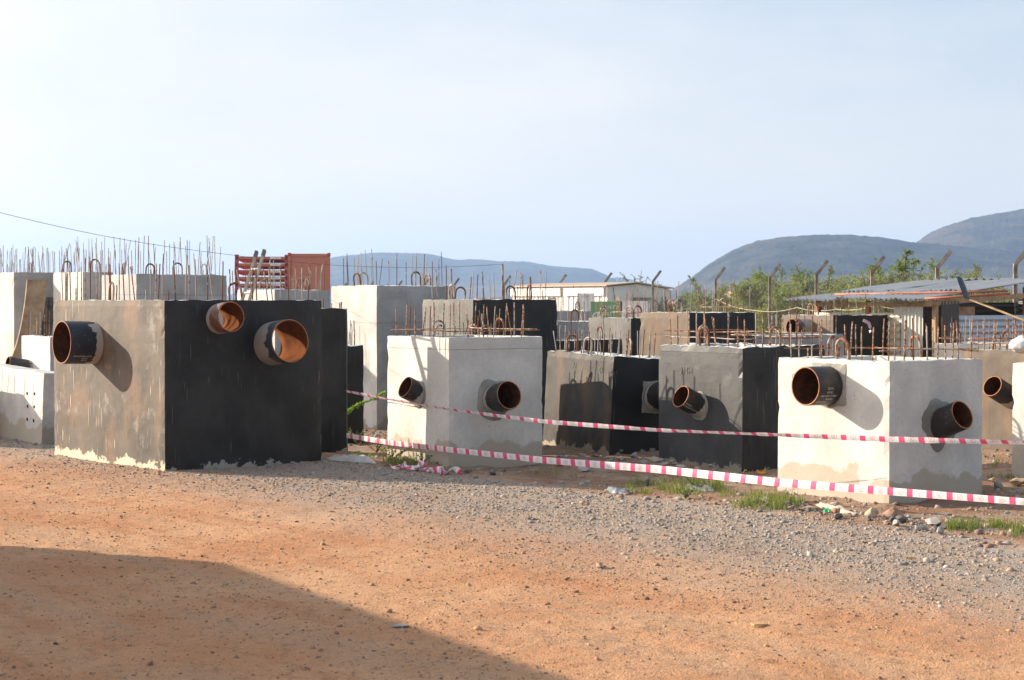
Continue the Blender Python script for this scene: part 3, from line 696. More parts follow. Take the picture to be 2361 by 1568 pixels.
def rock(name, label, cat, u, v, size, mat, group=None, sc=(1, 1, .7), seed=0):
    rr = random.Random(seed*7+1); bm = bmesh.new(); bmesh.ops.create_icosphere(bm, subdivisions=3, radius=1.0)
    off = Vector((seed*3.7, seed, 0))
    planes = [Vector((rr.gauss(0, 1), rr.gauss(0, 1), rr.gauss(0, 1))).normalized() for _ in range(13)]
    for q in bm.verts:
        for pl in planes:
            d = q.co.dot(pl)
            if d > .52: q.co -= pl*(d-.52)*.97
        q.co *= 1 + .16*mnoise.noise(q.co*1.6+off) + .05*mnoise.noise(q.co*6+off)
        q.co = Vector((q.co.x*sc[0]*size, q.co.y*sc[1]*size, q.co.z*sc[2]*size))
    me = bpy.data.meshes.new(name); bm.to_mesh(me); bm.free()
    o = link_mesh(name, me, mat); p = gnd(u, v); z = float(ground_z(p.x, p.y))
    o.location = (p.x, p.y, z + size*sc[2]*.55); o.rotation_euler = (0, 0, rr.uniform(0, 6.28))
    return tag(o, label, cat, group)
M['conc_lump'] = plain('mortar_lump', (.26, .245, .225), .9, var=.3, sc=9, bump=.5)
M['red_rock'] = plain('reddish_rock', (.36, .215, .14), .9, var=.35, sc=8, bump=.5)
M['dark_rock'] = plain('dark_rock', (.12, .105, .095), .9, var=.4, sc=8, bump=.5)
M['pale_rock'] = plain('tan_rock', (.35, .25, .17), .9, var=.25, sc=7, bump=.4)
rock('rock', 'round grey mortar lump in front of the leaning black chamber', 'rock', 1463, 1054, .062, M['conc_lump'], sc=(1.05, .8, .8), seed=1)
rock('rock', 'large tan boulder at the right edge beside the white pitted chamber', 'rock', 2344, 1118, .088, M['pale_rock'], sc=(1.15, 1, .75), seed=2)
rock('rock', 'grey concrete offcut right of the white front chamber', 'rock', 2302, 1128, .06, M['conc_lump'], sc=(1.1, .7, .95), seed=3)
rock('rock', 'pale broken slab behind the grey offcut right of the front chamber', 'rock', 2294, 1108, .062, M['pale_rock'], sc=(1.2, .8, .6), seed=4)
rock('rock', 'tan and grey rock in the heap in front of the right white chamber', 'rock', 2013, 1190, .068, M['pale_rock'], sc=(1.2, .9, .8), seed=5)
rock('rock', 'big dark brown rock in the heap before the right white chamber', 'rock', 2060, 1196, .085, M['red_rock'], sc=(1.35, 1, .8), seed=6)
rock('rock', 'rounded grey brown rock at the front of the heap', 'rock', 2076, 1206, .06, M['dark_rock'], sc=(1.1, 1, .85), seed=7)
rock('rock', 'low reddish slab rock beside the grass tuft near the gravel', 'rock', 1866, 1176, .075, M['red_rock'], sc=(1.7, .9, .5), seed=8)
rock('rock', 'white broken concrete slab lying at the gravel edge', 'concrete piece', 2150, 1211, .088, M['conc_lump'], sc=(2.0, .8, .45), seed=9)
rock('rock', 'second white concrete chunk on the gravel in front of the slab', 'concrete piece', 2121, 1222, .05, M['conc_lump'], sc=(1.4, .9, .7), seed=10)
rock('rock', 'upright grey stone in the grass left of the white front chamber', 'rock', 1493, 1118, .05, M['dark_rock'], sc=(.8, .7, 1.3), seed=12)
rock('rock', 'dark brown clod right of the heaped tape, left of its twin', 'rock', 1079, 1089, .048, M['dark_rock'], sc=(1.4, .8, .7), seed=13)
rock('rock', 'dark brown clod farther right of the heaped tape, right of its twin', 'rock', 1136, 1092, .055, M['dark_rock'], sc=(1.4, .9, .8), seed=14)
rock('rock', 'flat grey mortar piece in the ground behind the lower tape', 'rock', 1346, 1083, .075, M['conc_lump'], sc=(1.6, .9, .4), seed=15)
rock('rock', 'grey mortar crust at the foot of the charcoal chamber', 'rock', 1652, 1076, .07, M['conc_lump'], sc=(1.6, .8, .5), seed=16)
rock('rock', 'pale grey flat disc of mortar lying in the shade on the road', 'mortar piece', 919, 1444, .062, M['conc_lump'], sc=(1.35, .62, .16), seed=17)
rock('rock', 'brown stone on the road below the tape, largest on the dirt', 'rock', 1381, 1308, .04, M['pale_rock'], sc=(1.35, .8, .7), seed=18)
rock('rock', 'dark clod at the upper left of the shaded part of the road', 'rock', 128, 1475, .018, M['dark_rock'], seed=19)
rock('rock', 'reddish pointed stone in front of the large chamber corner', 'rock', 366, 1096, .04, M['red_rock'], sc=(.9, .8, .9), seed=20)
for i in range(22):                                            # crust of spilled mortar between the black chambers
    rr = random.Random(i+50)
    rock('mortar_lump', 'grey lump of spilled mortar in the ridge under the leaning black and charcoal chambers', 'mortar lump',
         1295+i*17+rr.uniform(-14, 14), 1052+i*1.25+rr.uniform(-5, 9), rr.uniform(.028, .06), M['conc_lump'], 'spilled mortar lumps', (1.5, .9, .55), i+50)
for i in range(30):
    rr = random.Random(i+150)
    rock('rock', 'brown or grey stone in the rock heap at the gravel edge', 'rock',
         1740+i*14.5+rr.uniform(-25, 25), 1153+i*2.5+rr.uniform(-9, 7), rr.uniform(.018, .048), M[rr.choice(('dark_rock', 'red_rock', 'conc_lump'))], 'stones in the rock heap', (1.2, .9, .75), i+150)
def chip(label, u, v, lx, ly, ang, mat='wood'):
    b = MB(); b.box((-lx/2, -ly/2, 0), (lx/2, ly/2, .008)); o = b.build('wood_chip', M[mat]); p = gnd(u, v)
    o.location = (p.x, p.y, float(ground_z(p.x, p.y))+.008); o.rotation_euler = (.08, .05, ang); tag(o, label, 'wood chip')
m = NT('raw_wood'); o = m.shift(m.obj()); k = m.noise(m.scl(o, (3, 40, 40)), 3, 4)
M['wood'] = m.fin(m.mix(k, (.45, .24, .09), (.60, .36, .16)), .8)
chip('splinter of yellow wood lying on the orange road at the lower right', 1750, 1437, .085, .03, .5)
chip('thin wood splinter on the grey gravel at the right', 2098, 1280, .075, .015, -.1)
chip('small flat piece of wood on the gravel left of the grass', 1006, 1133, .05, .02, .2)
chip('long thin strip of wood on the ground left of the right white chamber', 1778, 1119, .16, .012, .05)

# ---------------------------------------------------------------- grass and weeds
def leaf_mat(name, a, b, tr=.35):
    m = NT(name); c = m.mix(m.isl(), a, b); m.set(m.b.inputs['Base Color'], c); m.set(m.b.inputs['Roughness'], .55); m.set(m.b.inputs['Specular IOR Level'], .3)
    t = m.n('BsdfTranslucent', {'Color': m.mix(.5, c, (.32, .42, .05))}); mx = m.n('MixShader', {0: tr, 1: m.b.outputs[0], 2: t}); m.t.links.new(mx, m.out.inputs[0]); return m.mat
M['grass'] = leaf_mat('grass_blades', (.07, .13, .02), (.24, .23, .075))
M['weed'] = leaf_mat('weed_leaves', (.06, .13, .025), (.16, .21, .06))
M['bright'] = leaf_mat('young_leaves', (.10, .24, .02), (.20, .36, .04), .45)
M['bushleaf'] = leaf_mat('prosopis_leaves', (.085, .13, .03), (.23, .27, .075), .42)
M['bark'] = plain('grey_brown_bark', (.13, .10, .075), .9)
gv, gf = [], []
rg = random.Random(5)
for (u0, u1, v0, v1, n, h) in ((1450,1590,1112,1136,330,.085), (1590,1720,1112,1128,170,.10), (1560,1690,1132,1148,170,.07), (1700,1845,1150,1176,420,.12), (2190,2300,1212,1224,300,.09),
                              (2320,2361,1222,1250,90,.11), (880,960,1062,1076,260,.10), (960,1040,1060,1070,90,.06), (800,880,1050,1058,120,.06), (1230,1330,1088,1100,30,.06), (2280,2361,1064,1100,120,.07), (1240,1300,1075,1090,20,.08), (1000,1060,1082,1096,40,.07)):
    clumps = [(rg.uniform(u0, u1), rg.uniform(v0, v1)) for _ in range(max(3, n//14))]
    for k in range(int(n*1.9)):
        cu_, cv_ = rg.choice(clumps); p = gnd(cu_+rg.gauss(0, 8), cv_+rg.gauss(0, 2.0)); z = float(ground_z(p.x, p.y))
        hh = h*rg.uniform(.3, .95); a = rg.uniform(0, 6.28); ln = rg.uniform(.2, .9)*hh; w = rg.uniform(.0014, .0030)
        d = Vector((math.cos(a), math.sin(a), 0)); s_ = Vector((-d.y, d.x, 0))*w; b0 = Vector((p.x, p.y, z))
        m1 = b0 + d*ln*.35 + Vector((0, 0, hh*.65)); t_ = b0 + d*ln + Vector((0, 0, hh))
        i0 = len(gv); gv += [b0-s_, b0+s_, m1+s_*.8, m1-s_*.8, t_]
        gf += [(i0, i0+1, i0+2, i0+3), (i0+3, i0+2, i0+4)]
tag(mesh_py('grass', gv, gf, M['grass']), kind='stuff', label='green grass tufts at the edge of the gravel')
def leafquad(V, Fc, p, d, n, L, w):
    s_ = d.cross(n); s_ = s_.normalized()*w if s_.length > 1e-6 else Vector((w, 0, 0)); i = len(V)
    V += [p, p+d*L*.45+s_, p+d*L, p+d*L*.45-s_]; Fc.append((i, i+1, i+2, i+3))
def rv(r): return Vector((r.gauss(0, 1), r.gauss(0, 1), r.gauss(0, 1))).normalized()
def weed(label, p, stems, h, seed, mat='weed', leaf=.022, dirs=None):
    r = random.Random(seed); root = empty('leafy_weed', (p.x, p.y, float(ground_z(p.x, p.y))), 0, label, 'weed')
    st = MB(); V, Fc = [], []
    for k in range(stems):
        d = dirs[k] if dirs else Vector((r.gauss(0, .7), r.gauss(0, .7), 1.0))
        L = h*r.uniform(.6, 1.1); pts = [Vector(d)*L*f_ + Vector((0, 0, -.25*L*f_*f_)) + rv(r)*.006 for f_ in np.linspace(0, 1, 8)]
        st.tube(pts, [.003]*7+[.001], 4)
        for f_ in np.linspace(.12, 1, max(8, int(L/.016))):
            i = min(6, int(f_*7)); q_ = pts[i].lerp(pts[i+1], f_*7-i)
            for _ in range(2):
                leafquad(V, Fc, q_, (rv(r)+Vector(d)*.5+Vector((0, 0, .3))).normalized(), rv(r), leaf*r.uniform(.7, 1.3), leaf*.28)
    st.build('stem', M['bark'], root); mesh_py('leaves', V, Fc, M[mat], root)
    return root
rg2 = random.Random(3); p0 = Vector((-2.02, 18.95, 0)); sprig = empty('leafy_sprig', p0, 0, 'bright green sprig reaching out from behind the slim black chamber', 'plant')
kn = [Vector((0, 0, 0)), Vector((.03, -.02, .18)), at(792, 958, 18.9)-p0, at(815, 940, 18.85)-p0, at(838, 929, 18.8)-p0, at(862, 920, 18.75)-p0, at(886, 906, 18.7)-p0]
b = MB(); b.tube(kn, [.006, .006, .005, .004, .0035, .003, .002], 5); b.build('stem', M['bark'], sprig); V, Fc = [], []
for k in range(230):
    f_ = rg2.uniform(1.6, 6); i = min(5, int(f_)); q_ = kn[i].lerp(kn[i+1], f_-i) + rv(rg2)*.012
    leafquad(V, Fc, q_, (rv(rg2)+Vector((.5, 0, .3))).normalized(), rv(rg2), .036*rg2.uniform(.6, 1.2), .010)
mesh_py('leaves', V, Fc, M['bright'], sprig)
weed('low weeds on the ground between the slim black and white chambers', gnd(822, 1024), 9, .22, 4)
weed('trailing weed growing left of the white chamber foot', gnd(868, 1040), 7, .26, 5)
weed('bushy weed at the left foot of the white chamber', gnd(900, 1064), 9, .22, 6)
weed('yellowish weed in front of the white chamber foot', gnd(975, 1070), 5, .16, 7)
weed('weeds with thin stalks in the grass patch by the gravel', gnd(1610, 1128), 9, .17, 8)
weed('sparse weed right of the grass patch near the right white chamber', gnd(1700, 1112), 7, .15, 9)
weed('weed with pale leaves at the gravel edge left of the grass tuft', gnd(1582, 1150), 8, .13, 10)

# ---------------------------------------------------------------- trees behind the fence
def tree(label, x, y, H, spread, seed, nl=46, dens=3.2, lift=.25, leaf=.07, lean=(0, 0), sprays=4):
    r = random.Random(seed); root = empty('thorn_tree', (x, y, 0), 0, label, 'tree', 'thorn trees beyond the fence')
    tr = MB(); V, Fc = [], []
    tr.tube([(0, 0, -.1), (r.gauss(0, .05), r.gauss(0, .05), H*.15), (lean[0]*.3, lean[1]*.3, H*.34)], [.09, .07, .05], 7)
    for k in range(nl):
        a = r.uniform(0, 6.28); sp = k < sprays
        out = spread*(r.uniform(.35, 1.0)); top = H*(r.uniform(.35, .92) if not sp else r.uniform(.96, 1.16))
        b0 = Vector((lean[0]*.2, lean[1]*.2, H*r.uniform(.08, .34))); e = Vector((math.cos(a)*out + lean[0], math.sin(a)*out*.8 + lean[1], top*(1-.25*(out/spread)**2)))
        mid = b0.lerp(e, .5) + Vector((0, 0, H*lift*r.uniform(.3, 1)))
        pts = [b0*(1-t)*(1-t) + mid*2*t*(1-t) + e*t*t + rv(r)*.04 for t in np.linspace(0, 1, 9)]
        tr.tube(pts, [.03*(1-i/9)+.006 for i in range(9)], 5, cap=False)
        for j in range(int((15 if not sp else 9)*dens)):
            t = r.uniform(.3, 1) if not sp else r.uniform(.45, 1); i = min(7, int(t*8)); q_ = pts[i].lerp(pts[i+1], t*8-i)
            d = (rv(r) + (pts[i+1]-pts[i]).normalized()*.8 + Vector((0, 0, -.15))).normalized(); L = r.uniform(.25, .6)*(1 if not sp else .45)
            tw = [q_ + d*L*f_ + Vector((0, 0, -.22*L*f_*f_)) for f_ in np.linspace(0, 1, 5)]
            tr.tube([tw[0], tw[2], tw[4]], [.006, .004, .002], 3, cap=False)
            for f_ in np.linspace(.1, 1, 13):
                i2 = min(3, int(f_*4)); c_ = tw[i2].lerp(tw[i2+1], f_*4-i2)
                for _ in range(2): leafquad(V, Fc, c_, (rv(r)+d*.5).normalized(), rv(r), leaf*r.uniform(.6, 1.35)*(.6 if sp else 1), leaf*(.15 if sp else .24))
    tr.build('trunk', M['bark'], root); mesh_py('crown', V, Fc, M['bushleaf'], root)
    return root
TX = lambda u, d: (u-CX)/F*d
for i, (lb, u, d, vt, sp_, kw) in enumerate((
    ('dense green thorn tree behind the fence above the charcoal chamber', 1785, 55, 606, 1.25, {}),
    ('green thorn tree rising behind the fence left of the tin shed', 1895, 52, 603, 1.25, {}),
    ('low rounded thorn tree between two taller ones left of the shed roof', 1985, 50, 622, 1.2, {}),
    ('tall thorn tree with a branch reaching up left over the tin roof', 2090, 46, 585, 1.2, dict(lean=(-.35, 0), sprays=6)),
    ('thorn tree with thin arching sprays right of the tall one', 2185, 44, 598, 1.1, dict(sprays=7)),
    ('low thorn tree behind the fence at the far right', 2290, 43, 648, 1.1, {}),
    ('thorn tree with two bare sprays standing up right of the white cabin', 1650, 58, 640, 1.15, dict(sprays=5, nl=20)),
    ('low green thorn bush right behind the gable of the white cabin', 1575, 61, 676, 1.2, dict(sprays=3)),
    ('wispy thorn tree rising behind the roof of the white cabin', 1480, 72, 632, 1.3, dict(sprays=8, nl=15, dens=.7)),
    ('wispy thorn bush behind the middle of the cabin roof', 1410, 74, 640, .9, dict(sprays=5, nl=9, dens=.7)),
    ('dark green thorn bush low behind the fence right of the cabin', 1710, 57, 664, 1.2, {}),
    ('thorn bush low behind the fence under the tin roof', 1840, 50, 645, 1.3, {}),
    ('thorn bush half hidden behind the tin shed roof', 2030, 47, 648, 1.2, {}),
    ('thorn bush at the right of the sprays behind the shed roof', 2240, 45, 640, 1.1, {}))):
    tree(lb, TX(u, d), d, (EYE+(HOR-vt)/F*d)*1.0, sp_, 30+i, **kw)

# ---------------------------------------------------------------- chain link fence
m = NT('fence_angle_iron'); o = m.shift(m.obj()); M['post'] = m.fin(m.mix(m.step(m.noise(o, 5, 5), .4, .62), (.12, .095, .08), (.24, .20, .17)), .7, .0, .3)
M['wire'] = plain('galvanised_wire', (.21, .20, .195), .6, .2, var=.15)
fp = [(2550, 29.5), (2340, 33), (2160, 36.5), (2010, 41), (1882, 45), (1775, 48.7), (1650, 53.6), (1505, 59), (1393, 63), (1289, 67), (1162, 70), (1045, 76), (975, 80), (915, 84), (850, 88), (790, 92)]
fpw = [Vector((TX(u, d), d, 0)) for u, d in fp]
fence = empty('chain_link_fence', fpw[5], 0, 'chain link fence on angled rusty posts running across the background', 'fence'); fo = fpw[5]
for i, p in enumerate(fpw):
    b = MB(); p_ = p - fo
    b.bar(p_, p_+Vector((0, 0, 2.38)), .075, .075); b.bar(p_+Vector((0, 0, 2.36)), p_+Vector((.27, -.12, 2.74)), .07, .07)
    b.build('fence_post', M['post'], fence)
    if i + 1 < len(fpw):
        e = fpw[i+1]-fo; dv = e-p_; L = dv.length; dv.normalize(); b = MB(); pitch = .115 if i < 8 else .17; hgt = 2.3
        nz = int(hgt/pitch*2); V, Fc = [], []; w = .0022 if i < 8 else .0035; nw = int(L/pitch)
        side = Vector((-dv.y, dv.x, 0))
        for k in range(nw):
            for j in range(nz):
                s0 = (k + (.5 if j % 2 else 0))*pitch; s1 = (k + (0 if j % 2 else .5))*pitch
                a_ = p_+dv*s0+Vector((0, 0, .08+j*pitch/2)); c_ = p_+dv*s1+Vector((0, 0, .08+(j+1)*pitch/2)); i0 = len(V)
                n_ = dv*w
                V += [a_-n_, a_+n_, c_+n_, c_-n_]; Fc.append((i0, i0+1, i0+2, i0+3))
                s0b = (k+1 - (.5 if j % 2 else 0))*pitch; s1b = (k+1 - (0 if j % 2 else .5))*pitch
                a_ = p_+dv*s0b+side*.004+Vector((0, 0, .08+j*pitch/2)); c_ = p_+dv*s1b+side*.004+Vector((0, 0, .08+(j+1)*pitch/2)); i0 = len(V)
                V += [a_-n_, a_+n_, c_+n_, c_-n_]; Fc.append((i0, i0+1, i0+2, i0+3))
        mesh_py('mesh_panel', V, Fc, M['wire'], fence)
# ---------------------------------------------------------------- white site cabin
def painted(name, col, rust=.4, rough=.6):
    m = NT(name); o = m.shift(m.obj()); k = m.noise(m.scl(o, (1, 1, .5)), 2.2, 6, .65)
    c = m.mix(m.math('MULTIPLY', m.step(k, .60, .72), rust), col, (.24, .12, .07)); c = m.mix(m.math('MULTIPLY', m.noise(o, 9, 4), .25), c, tuple(x*.6 for x in col))
    return m.fin(c, rough, 0, .4)
M['cabinwhite'] = painted('cream_steel', (.74, .72, .66)); M['cabinroof'] = painted('rusty_roof', (.42, .32, .24), .5)
M['dark'] = plain('dark_opening', (.03, .028, .027), .6); M['beige'] = plain('beige_shutter', (.36, .31, .24), .7)
cab = empty('site_cabin', (TX(1400, 60), 60, 0), rad(36), 'white steel site cabin with low gabled roof behind the chambers', 'cabin'); ca = rad(36)
cw = hit_u(Vector((TX(1400, 60), 60, 0)), rdir(ca), 1545); cl = hit_u(Vector((TX(1400, 60), 60, 0)), ldir(ca), 1182)
b = MB(); e0, e1, rz_ = 2.20, 2.12, 2.30; rx = cw*.45
prof = [(0, 0), (cw, 0), (cw, e1), (rx, rz_), (0, e0)]; nb = len(prof)
b.add([(x, 0, z) for x, z in prof] + [(x, cl, z) for x, z in prof], [tuple(range(nb)), tuple(reversed(range(nb, 2*nb)))] + [(nb+i, nb+(i+1) % nb, (i+1) % nb, i) for i in range(nb)])
for k in range(int(cl/.3)): b.box((-.03, .15+k*.3, .1), (0.0, .25+k*.3, 1.86))
b.build('cabin_wall', M['cabinwhite'], cab)
b = MB()
b.add([(-.14, -.12, e0+.02), (rx, -.12, rz_+.04), (rx, cl+.1, rz_+.04), (-.14, cl+.1, e0+.02), (-.14, -.12, e0+.06), (rx, -.12, rz_+.08), (rx, cl+.1, rz_+.08), (-.14, cl+.1, e0+.06)],
      [(3,2,1,0), (4,5,6,7), (0,1,5,4), (1,2,6,5), (2,3,7,6), (3,0,4,7)])
b.add([(rx, -.12, rz_+.037), (cw+.1, -.12, e1+.02), (cw+.1, cl+.1, e1+.02), (rx, cl+.1, rz_+.037), (rx, -.12, rz_+.077), (cw+.1, -.12, e1+.06), (cw+.1, cl+.1, e1+.06), (rx, cl+.1, rz_+.077)],
      [(3,2,1,0), (4,5,6,7), (0,1,5,4), (1,2,6,5), (2,3,7,6), (3,0,4,7)])
b.build('roof', M['cabinroof'], cab)
b = MB(); b.box((-.10, .1, 1.88), (-.035, cl*.42, 2.16)); b.box((-.10, cl*.46, 1.88), (-.035, cl, 2.16)); b.build('fascia_board', M['cabinwhite'], cab)
def win(y0, y1, z0, z1, louvre=True):
    b = MB(); b.box((-.05, y0, z0), (-.032, y1, z1)); w = b.build('window', M['dark'], cab)
    b = MB()
    for k in range(4): b.box((-.07, y0, z0+(z1-z0)*(k+.35)/4), (-.052, y1, z0+(z1-z0)*(k+.55)/4))
    b.box((-.075, y0-.05, z1), (-.03, y1+.05, z1+.05)); b.build('louvre', M['cabinwhite'], w)
win(cl*.18, cl*.30, 1.42, 1.74); win(cl*.78, cl*.92, 1.3, 1.68)
b = MB(); b.box((-.05, cl*.52, .1), (-.033, cl*.60, 1.82)); b.build('doorway', M['dark'], cab)
b = MB(); b.box((cw*.40, -.05, 1.15), (cw*.62, -.003, 1.78)); sh = b.build('shutter', M['beige'], cab)
b = MB(); b.box((cw*.38, -.12, 1.78), (cw*.64, -.002, 1.82)); b.build('awning', M['beige'], sh)
b = MB(); b.box((cw*.10, -.30, 1.68), (cw*.28, -.002, 1.84)); b.build('window_hood', M['cabinwhite'], cab)
b = MB(); b.box((cw*.11, -.03, 1.30), (cw*.27, -.004, 1.67)); b.build('window', M['dark'], cab)
b = MB()
for f_ in (.70, .78, .86, .92): b.box((cw*f_, -.012, 1.55), (cw*(f_+.012), -.003, 1.85))
b.build('vent_slot', M['dark'], cab)
b = MB(); b.tube([(.25, -.03, 2.18), (.22, -.10, 2.0), (.30, -.08, 1.6), (.26, -.05, 1.2)], .012, 5); b.build('cable', M['dark'], cab)
M['ban_w'] = plain('white_vinyl', (.68, .67, .66), .6, var=.06); M['ban_g'] = plain('green_vinyl', (.16, .30, .13), .6, var=.12)
M['ink'] = plain('faded_ink', (.40, .36, .44), .8, var=.1)
M['pinkish'] = plain('faded_pink_ink', (.55, .40, .42), .8, var=.1)
def banner(label, u0, u1, v0, v1, y, mat, skew=0, lines=(), mats='ink', size=.1):
    a, c_ = at(u0, v1, y), at(u1, v0, y); w, h = c_.x-a.x, c_.z-a.z
    root = empty('banner', a, 0, label, 'banner'); nx_, nz_ = 12, 14
    V = [Vector((w*i/nx_ + skew*(j/nz_), .02*math.sin(i*1.1+j*.4), h*j/nz_)) for j in range(nz_+1) for i in range(nx_+1)]
    Fc = [(j*(nx_+1)+i, j*(nx_+1)+i+1, (j+1)*(nx_+1)+i+1, (j+1)*(nx_+1)+i) for j in range(nz_) for i in range(nx_)]
    mesh_py('banner_cloth', V, Fc, M[mat], root)
    for (tx, fx, fz, sz) in lines:
        lettering('banner_text', tx, sz, M[mats], root, lambda X_, Y_: Vector((w*fx+X_+skew*fz, -.03+.02*math.sin((fx*nx_+X_/w*nx_)*1.1+fz*nz_*.4), h*fz+Y_)))
    return root
banner('tall white notice hung from the cabin eave', 1328, 1366, 676, 790, 58.5, 'ban_w', .06, [('SAFETY', .5, .93, .10), ('* - - - - -', .45, .8, .09), ('* - - - -', .42, .7, .09), ('* - - - - -', .45, .6, .09), ('* - - - -', .42, .5, .09)])
gb = banner('green banner with white lettering in front of the cabin corner', 1362, 1431, 695, 775, 56.0, 'ban_g', 0, [('SAFETY', .64, .82, .17), ('FIRST', .60, .62, .19), ('ALWAYS', .62, .42, .17), ('WORK SAFE', .52, .12, .13)], 'ban_w')
b = MB()
for k in range(28):
    a0, a1 = 6.283*k/28, 6.283*(k+1)/28; r0, r1 = .19, .15
    b.add([(.24+math.cos(a0)*r0, -.028, .62+math.sin(a0)*r0), (.24+math.cos(a1)*r0, -.028, .62+math.sin(a1)*r0), (.24+math.cos(a1)*r1, -.028, .62+math.sin(a1)*r1), (.24+math.cos(a0)*r1, -.028, .62+math.sin(a0)*r1)], [(0,1,2,3)])
b.box((.09, -.031, .60), (.39, -.027, .645)); b.box((.22, -.0315, .47), (.265, -.0275, .77)); b.build('banner_emblem', M['ban_w'], gb)
pb = banner('white notice with a small portrait right of the green banner', 1434, 1494, 694, 775, 55.6, 'ban_w', 0, [('- - - - -', .62, .86, .11), ('- - - - - -', .62, .72, .10), ('- - - - - - -', .5, .54, .11), ('- - - - - -', .5, .40, .11), ('- - - - - - -', .5, .26, .11)], 'pinkish')
b = MB(); b.tube([(.15, -.04, .84), (.15, -.042, .85)], .10, 14); b.box((.05, -.043, .66), (.25, -.039, .74)); b.build('portrait', M['pinkish'], pb)

# ---------------------------------------------------------------- tin shed at the right
def tin(name, col, rough=.45, metal=.0, rust=.2):
    m = NT(name); o = m.shift(m.obj()); k = m.noise(o, 3.0, 6, .65)
    c = m.mix(m.math('MULTIPLY', m.step(k, .56, .70), rust), col, (.22, .12, .07)); c = m.mix(m.math('MULTIPLY', m.noise(o, 14, 3), .3), c, tuple(x*.7 for x in col)); c = m.mix(m.math('MULTIPLY', m.rnd(), .45), c, tuple(x*.5 for x in col))
    return m.fin(c, rough, metal, .5)
M['tinroof'] = tin('grey_tin', (.46, .44, .42), .45, .1); M['tincream'] = tin('cream_tin', (.58, .52, .40), .5, 0, .25)
M['tinwhite'] = tin('white_tin', (.60, .60, .55), .45, .1, .15); M['tindark'] = tin('dark_tin', (.085, .082, .08), .5, .2, .3); M['tinblue'] = tin('blue_grey_tin', (.50, .54, .60), .34, .3, .08)
M['redpipe'] = plain('red_oxide_steel', (.30, .095, .048), .6, var=.3, sc=4)
M['beam'] = plain('weathered_beam', (.34, .22, .12), .8)
def corr(name, o, U, Vv, wave, amp, mat, parent, along='U', thick=.003, rag=.0):
    """corrugated sheet: corner o, edges U and Vv, ridges repeat along the named edge"""
    o, U, Vv = Vector(o), Vector(U), Vector(Vv); n = U.cross(Vv).normalized()
    if along == 'V': nu, nv = 3, int(Vv.length/wave*6)
    else: nu, nv = int(U.length/wave*6), 3
    V, Fc = [], []
    for s_ in (0, 1):
        for j in range(nv+1):
            for i in range(nu+1):
                k = (i if along == 'U' else j); h = amp*math.sin(2*math.pi*k/6); fu, fv = i/nu, j/nv
                ex = Vector((0, 0, 0))
                if rag: ex = (Vv.normalized() if along == 'U' else U.normalized())*rag*mnoise.noise((k*.7, s_*0, o.x*3))*(1 if (fv if along == 'U' else fu) > .5 else -1)*(1 if (fv in (0, 1) if along == 'U' else fu in (0, 1)) else 0)
                bow = amp*1.5*mnoise.noise((fu*3, fv*3, o.y))
                V.append(o+U*fu+Vv*fv+n*(h+bow-thick*s_)+ex)
    N = (nu+1)*(nv+1)
    for j in range(nv):
        for i in range(nu):
            a = j*(nu+1)+i; Fc.append((a, a+1, a+nu+2, a+nu+1)); Fc.append((N+a+nu+1, N+a+nu+2, N+a+1, N+a))
    return mesh_py(name, V, Fc, mat, parent, None, True)
sa = rad(36); sc_ = Vector((TX(2150, 26.5), 26.5, 0))
shed = empty('tin_shed', sc_, sa, 'low corrugated tin shed with patched sheet walls at the right', 'shed')
for k, (x_, y_, z_, w_, tl_) in enumerate(((-.42, -.05, 1.665, 1.5, .0), (-.40, .80, 1.683, 1.5, .004), (-.45, 1.62, 1.668, 1.2, -.004), (.85, -.08, 1.805, 1.9, .01), (.80, .78, 1.80, 1.95, .004), (.86, 1.60, 1.812, 1.9, .008))):
    corr('roof_sheet', (x_, y_, z_), (w_, 0, w_*.0983+tl_), (0, .92 if k % 3 < 2 else 1.15, .0), .10, .018, M['tinroof'], shed, 'V', rag=.05)
corr('roof_sheet', (2.75, .35, 2.00), (3.4, 0, .03), (0, 2.1, .02), .16, .02, M['tinroof'], shed, 'V', rag=.04)
corr('wall_sheet', (0, 2.55, .02), (0, -1.9, 0), (0, 0, 1.43), .11, .016, M['tincream'], shed, 'V', rag=.03)
corr('wall_sheet', (0, .80, .02), (-.02, -.62, 0), (.02, 0, 1.62), .075, .012, M['tinwhite'], shed, 'U', rag=.04)
corr('wall_sheet', (.14, -.06, .02), (.42, 0, 0), (0, 0, 1.62), .075, .012, M['tindark'], shed, 'U', rag=.02)
corr('wall_sheet', (.60, -.02, .02), (4.2, 0, 0), (0, 0, 1.39), .10, .018, M['tinblue'], shed, 'V', rag=.02)
corr('wall_sheet', (2.3, 2.6, .02), (3.3, 0, 0), (0, 0, 1.6), .10, .018, M['tindark'], shed, 'V')
corr('wall_sheet', (5.5, -.02, .02), (0, 2.6, 0), (0, 0, 1.7), .10, .018, M['tindark'], shed, 'V')
b = MB(); b.bar((.04, -.02, 0), (.04, -.02, 1.66), .07, .07); b.build('corner_post', M['beam'], shed)
for (x, y) in ((.03, 1.35), (.05, 2.48), (2.3, 0), (4.6, 0)):
    b = MB(); b.bar((x, y, 0), (x, y, 1.64+.1*min(x, 2.4)), .06, .06); b.build('post', M['redpipe'], shed)
b = MB(); b.bar((-.2, -.03, 1.60), (5.0, -.03, 1.88), .05, .08); b.bar((0.0, -.1, 1.585), (0, 2.5, 1.585), .05, .07); b.build('roof_beam', M['beam'], shed)
b = MB(); b.box((.75, .10, 1.32), (1.15, .16, 1.55)); b.build('brick_panel', M['red_rock'], shed)
